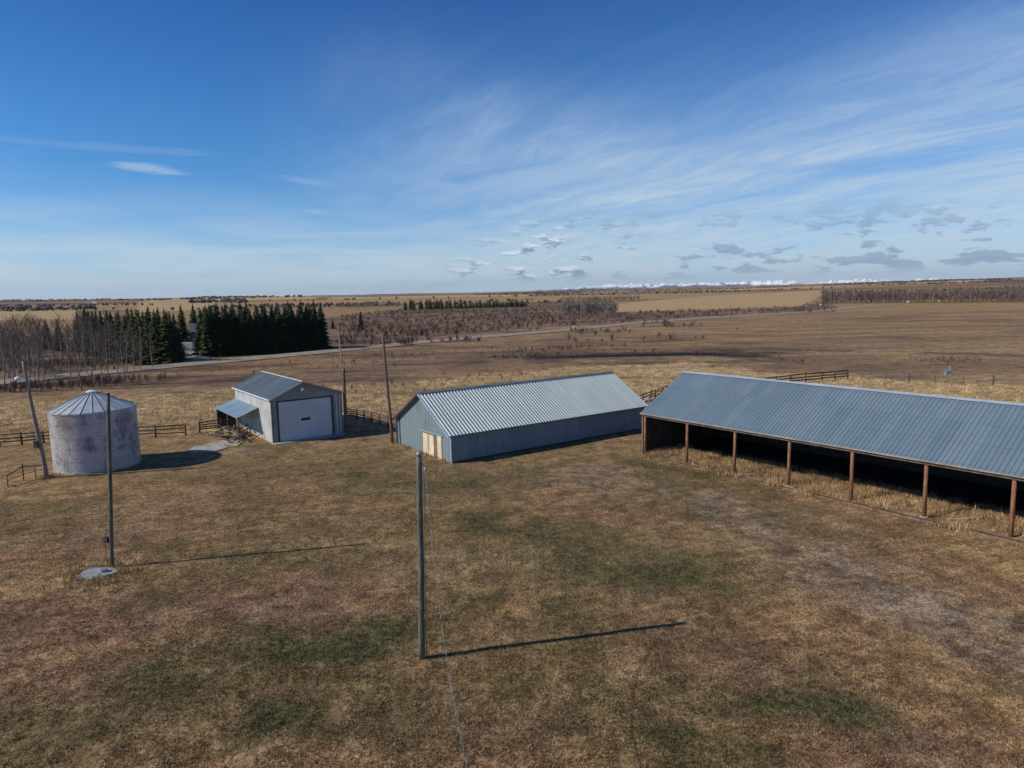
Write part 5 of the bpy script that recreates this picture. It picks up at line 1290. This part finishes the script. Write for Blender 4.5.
# far field-edge trees and farmsteads on the rolling land
S0 = STUBBLE[0]
def d_stub(x, y): return bool(poly(np.array([x]), np.array([y]), S0)[0] > 0.5)
def far_clumps():
    rr = random.Random(53); vs = []; fs = []
    def clump(x, y, w_, h):
        if d_stub(x, y): return
        z0 = float(height(np.array(x), np.array(y)))
        n = len(vs); k = 7
        for j in range(k):
            t = 2 * math.pi * j / k; r_ = w_ * rr.uniform(0.7, 1.2); vs.append((x + math.cos(t) * r_, y + math.sin(t) * r_, z0 - 1)); 
        for j in range(k):
            t = 2 * math.pi * j / k; r_ = w_ * rr.uniform(0.5, 0.9); vs.append((x + math.cos(t) * r_, y + math.sin(t) * r_, z0 + h * rr.uniform(0.5, 0.95)))
        vs.append((x, y, z0 + h))
        for j in range(k):
            j2 = (j + 1) % k; fs.append((n + j, n + j2, n + k + j2, n + k + j)); fs.append((n + k + j, n + k + j2, n + 2 * k))
    for L_ in range(46):
        d = 900 * (7500 / 900) ** rr.random(); tx = rr.uniform(-0.9, 0.9); x0, y0 = tx * d, d
        Ln = rr.uniform(120, 900) * d / 2500; ang = rr.gauss(0, 0.25); n = int(rr.uniform(18, 60))
        xc, yc = x0, y0
        _, Bq = masks(np.array([xc]), np.array([yc]))
        if Bq[0, 0] > 0.8: continue
        for i in range(n * 2):
            t = rr.random() - 0.5; sc_ = rr.uniform(0.5, 1.2) * (0.6 + d / 4000)
            clump(x0 + math.cos(ang) * Ln * t * 2, y0 + math.sin(ang) * Ln * t * 2 + rr.gauss(0, 10), 3.5 * sc_, 5.5 * min(sc_, 1.5))
    # skyline thickets at left and right
    for (ta, tb, d, n, h) in ((-0.78, -0.30, 3200, 260, 9), (-0.46, -0.38, 2200, 60, 11), (0.45, 0.82, 4200, 320, 11), (0.30, 0.50, 5200, 120, 10), (-0.80, -0.60, 1500, 70, 9), (-0.05, 0.3, 6000, 160, 10)):
        for i in range(n):
            t = rr.uniform(ta, tb); dd = d * rr.uniform(0.93, 1.07); clump(t * dd, dd, rr.uniform(4, 11), h * rr.uniform(0.5, 1.1))
    me = bpy.data.meshes.new('far_trees'); me.from_pydata(vs, [], fs); me.update()
    mt, m, bs = new_mat('far_wood'); n_ = m.noise(m.n('ShaderNodeNewGeometry').outputs['Position'], 0.02, 4, 0.6)
    m.put(m.mix(m.ss(n_, 0.35, 0.65), (0.045, 0.042, 0.036), (0.115, 0.088, 0.070)), bs.inputs['Base Color']); bs.inputs['Roughness'].default_value = 0.95
    tag(link_mesh('far_trees', me, mt), 'dark hedgerow trees and woods scattered over the distant fields', 'trees', kind='stuff')
far_clumps()

# far farm buildings
for i, (b, w_, lab) in enumerate((((-1350.92, 2260.90), 9, 'tiny white farm building on the far left skyline'), ((-1300.08, 2139.61), 6, 'tiny brown farm building beside the white one on the far left skyline'), ((-404.78, 695.88), 3.5, 'white farm shed seen just above the left spruces'))):
    z = float(height(np.array(b[0]), np.array(b[1])))
    rt = root('farm_building', (b[0], b[1], z), lab, 'farm building', rz=0.3 * i)
    m = MB(); m.box((-w_, -w_ * .5, 0), (w_, w_ * .5, w_ * .45)); m.build('wall', M['white'] if i != 1 else M['post_red'], rt)
    m = MB(); m.bar((0, -w_ * .55, w_ * .43), (0, 0, w_ * .72), w_ * 2.1, 0.2); m.bar((0, w_ * .55, w_ * .43), (0, 0, w_ * .72), w_ * 2.1, 0.2); m.build('roof', M['fascia'], rt)

# ------------------------------------------------------------------ snowy mountains on the horizon
def mountains():
    th = np.radians(np.arange(-16, 41, 0.05)); rs = np.linspace(27000, 37000, 26)
    T, RR = np.meshgrid(th, rs); x = RR * np.sin(T); y = RR * np.cos(T)
    ridge = 1 - np.abs(2 * fbm(x / 1900, y / 1900, 101, 5) - 1)
    env = np.sin(np.clip((RR - 27000) / 10000, 0, 1) * np.pi)
    az_ = np.degrees(T)
    amp = 0.30 + 0.70 * sstep(az_, 0, 9); amp = amp * (1 - 0.55 * sstep(az_, 26, 38))
    z = 20 + env * amp * (np.clip(ridge, 0.30, 1) - 0.30) ** 2.2 * 820
    co = np.stack([x, y, z], -1).reshape(-1, 3); nr, nt = T.shape
    i, j = np.meshgrid(np.arange(nr - 1), np.arange(nt - 1), indexing='ij')
    f = np.stack([i * nt + j, i * nt + j + 1, (i + 1) * nt + j + 1, (i + 1) * nt + j], -1).reshape(-1, 4)
    me = bpy.data.meshes.new('mountains'); me.from_pydata(co.tolist(), [], f.tolist()); me.update()
    mt, m, bs = new_mat('snowy_rock')
    pos = m.n('ShaderNodeNewGeometry').outputs['Position']; sp = m.n('ShaderNodeSeparateXYZ'); m.put(pos, sp.inputs[0])
    hh = m.math('ADD', sp.outputs[2], m.math('MULTIPLY', m.math('SUBTRACT', m.noise(pos, 0.0012, 5, 0.6), 0.5), 330))
    m.put(m.mix(m.ss(hh, 170, 250), (0.13, 0.16, 0.21), (0.85, 0.87, 0.9)), bs.inputs['Base Color']); bs.inputs['Roughness'].default_value = 0.9
    tag(link_mesh('mountains', me, mt), kind='structure')
mountains()

# ------------------------------------------------------------------ air
hz = MB(); hz.box((-50000, -50000, -60), (50000, 50000, 900))
hm = bpy.data.materials.new('thin_haze'); hm.use_nodes = True; h_ = NT(hm.node_tree)
ho = h_.n('ShaderNodeOutputMaterial'); pv = h_.n('ShaderNodeVolumePrincipled')
pv.inputs['Color'].default_value = (0.62, 0.76, 1.0, 1); pv.inputs['Density'].default_value = 1.3e-5; pv.inputs['Anisotropy'].default_value = 0.2
h_.t.links.new(pv.outputs[0], ho.inputs['Volume'])
o = hz.build('haze', hm); tag(o, 'thin bluish air over the whole countryside', 'haze', kind='stuff')
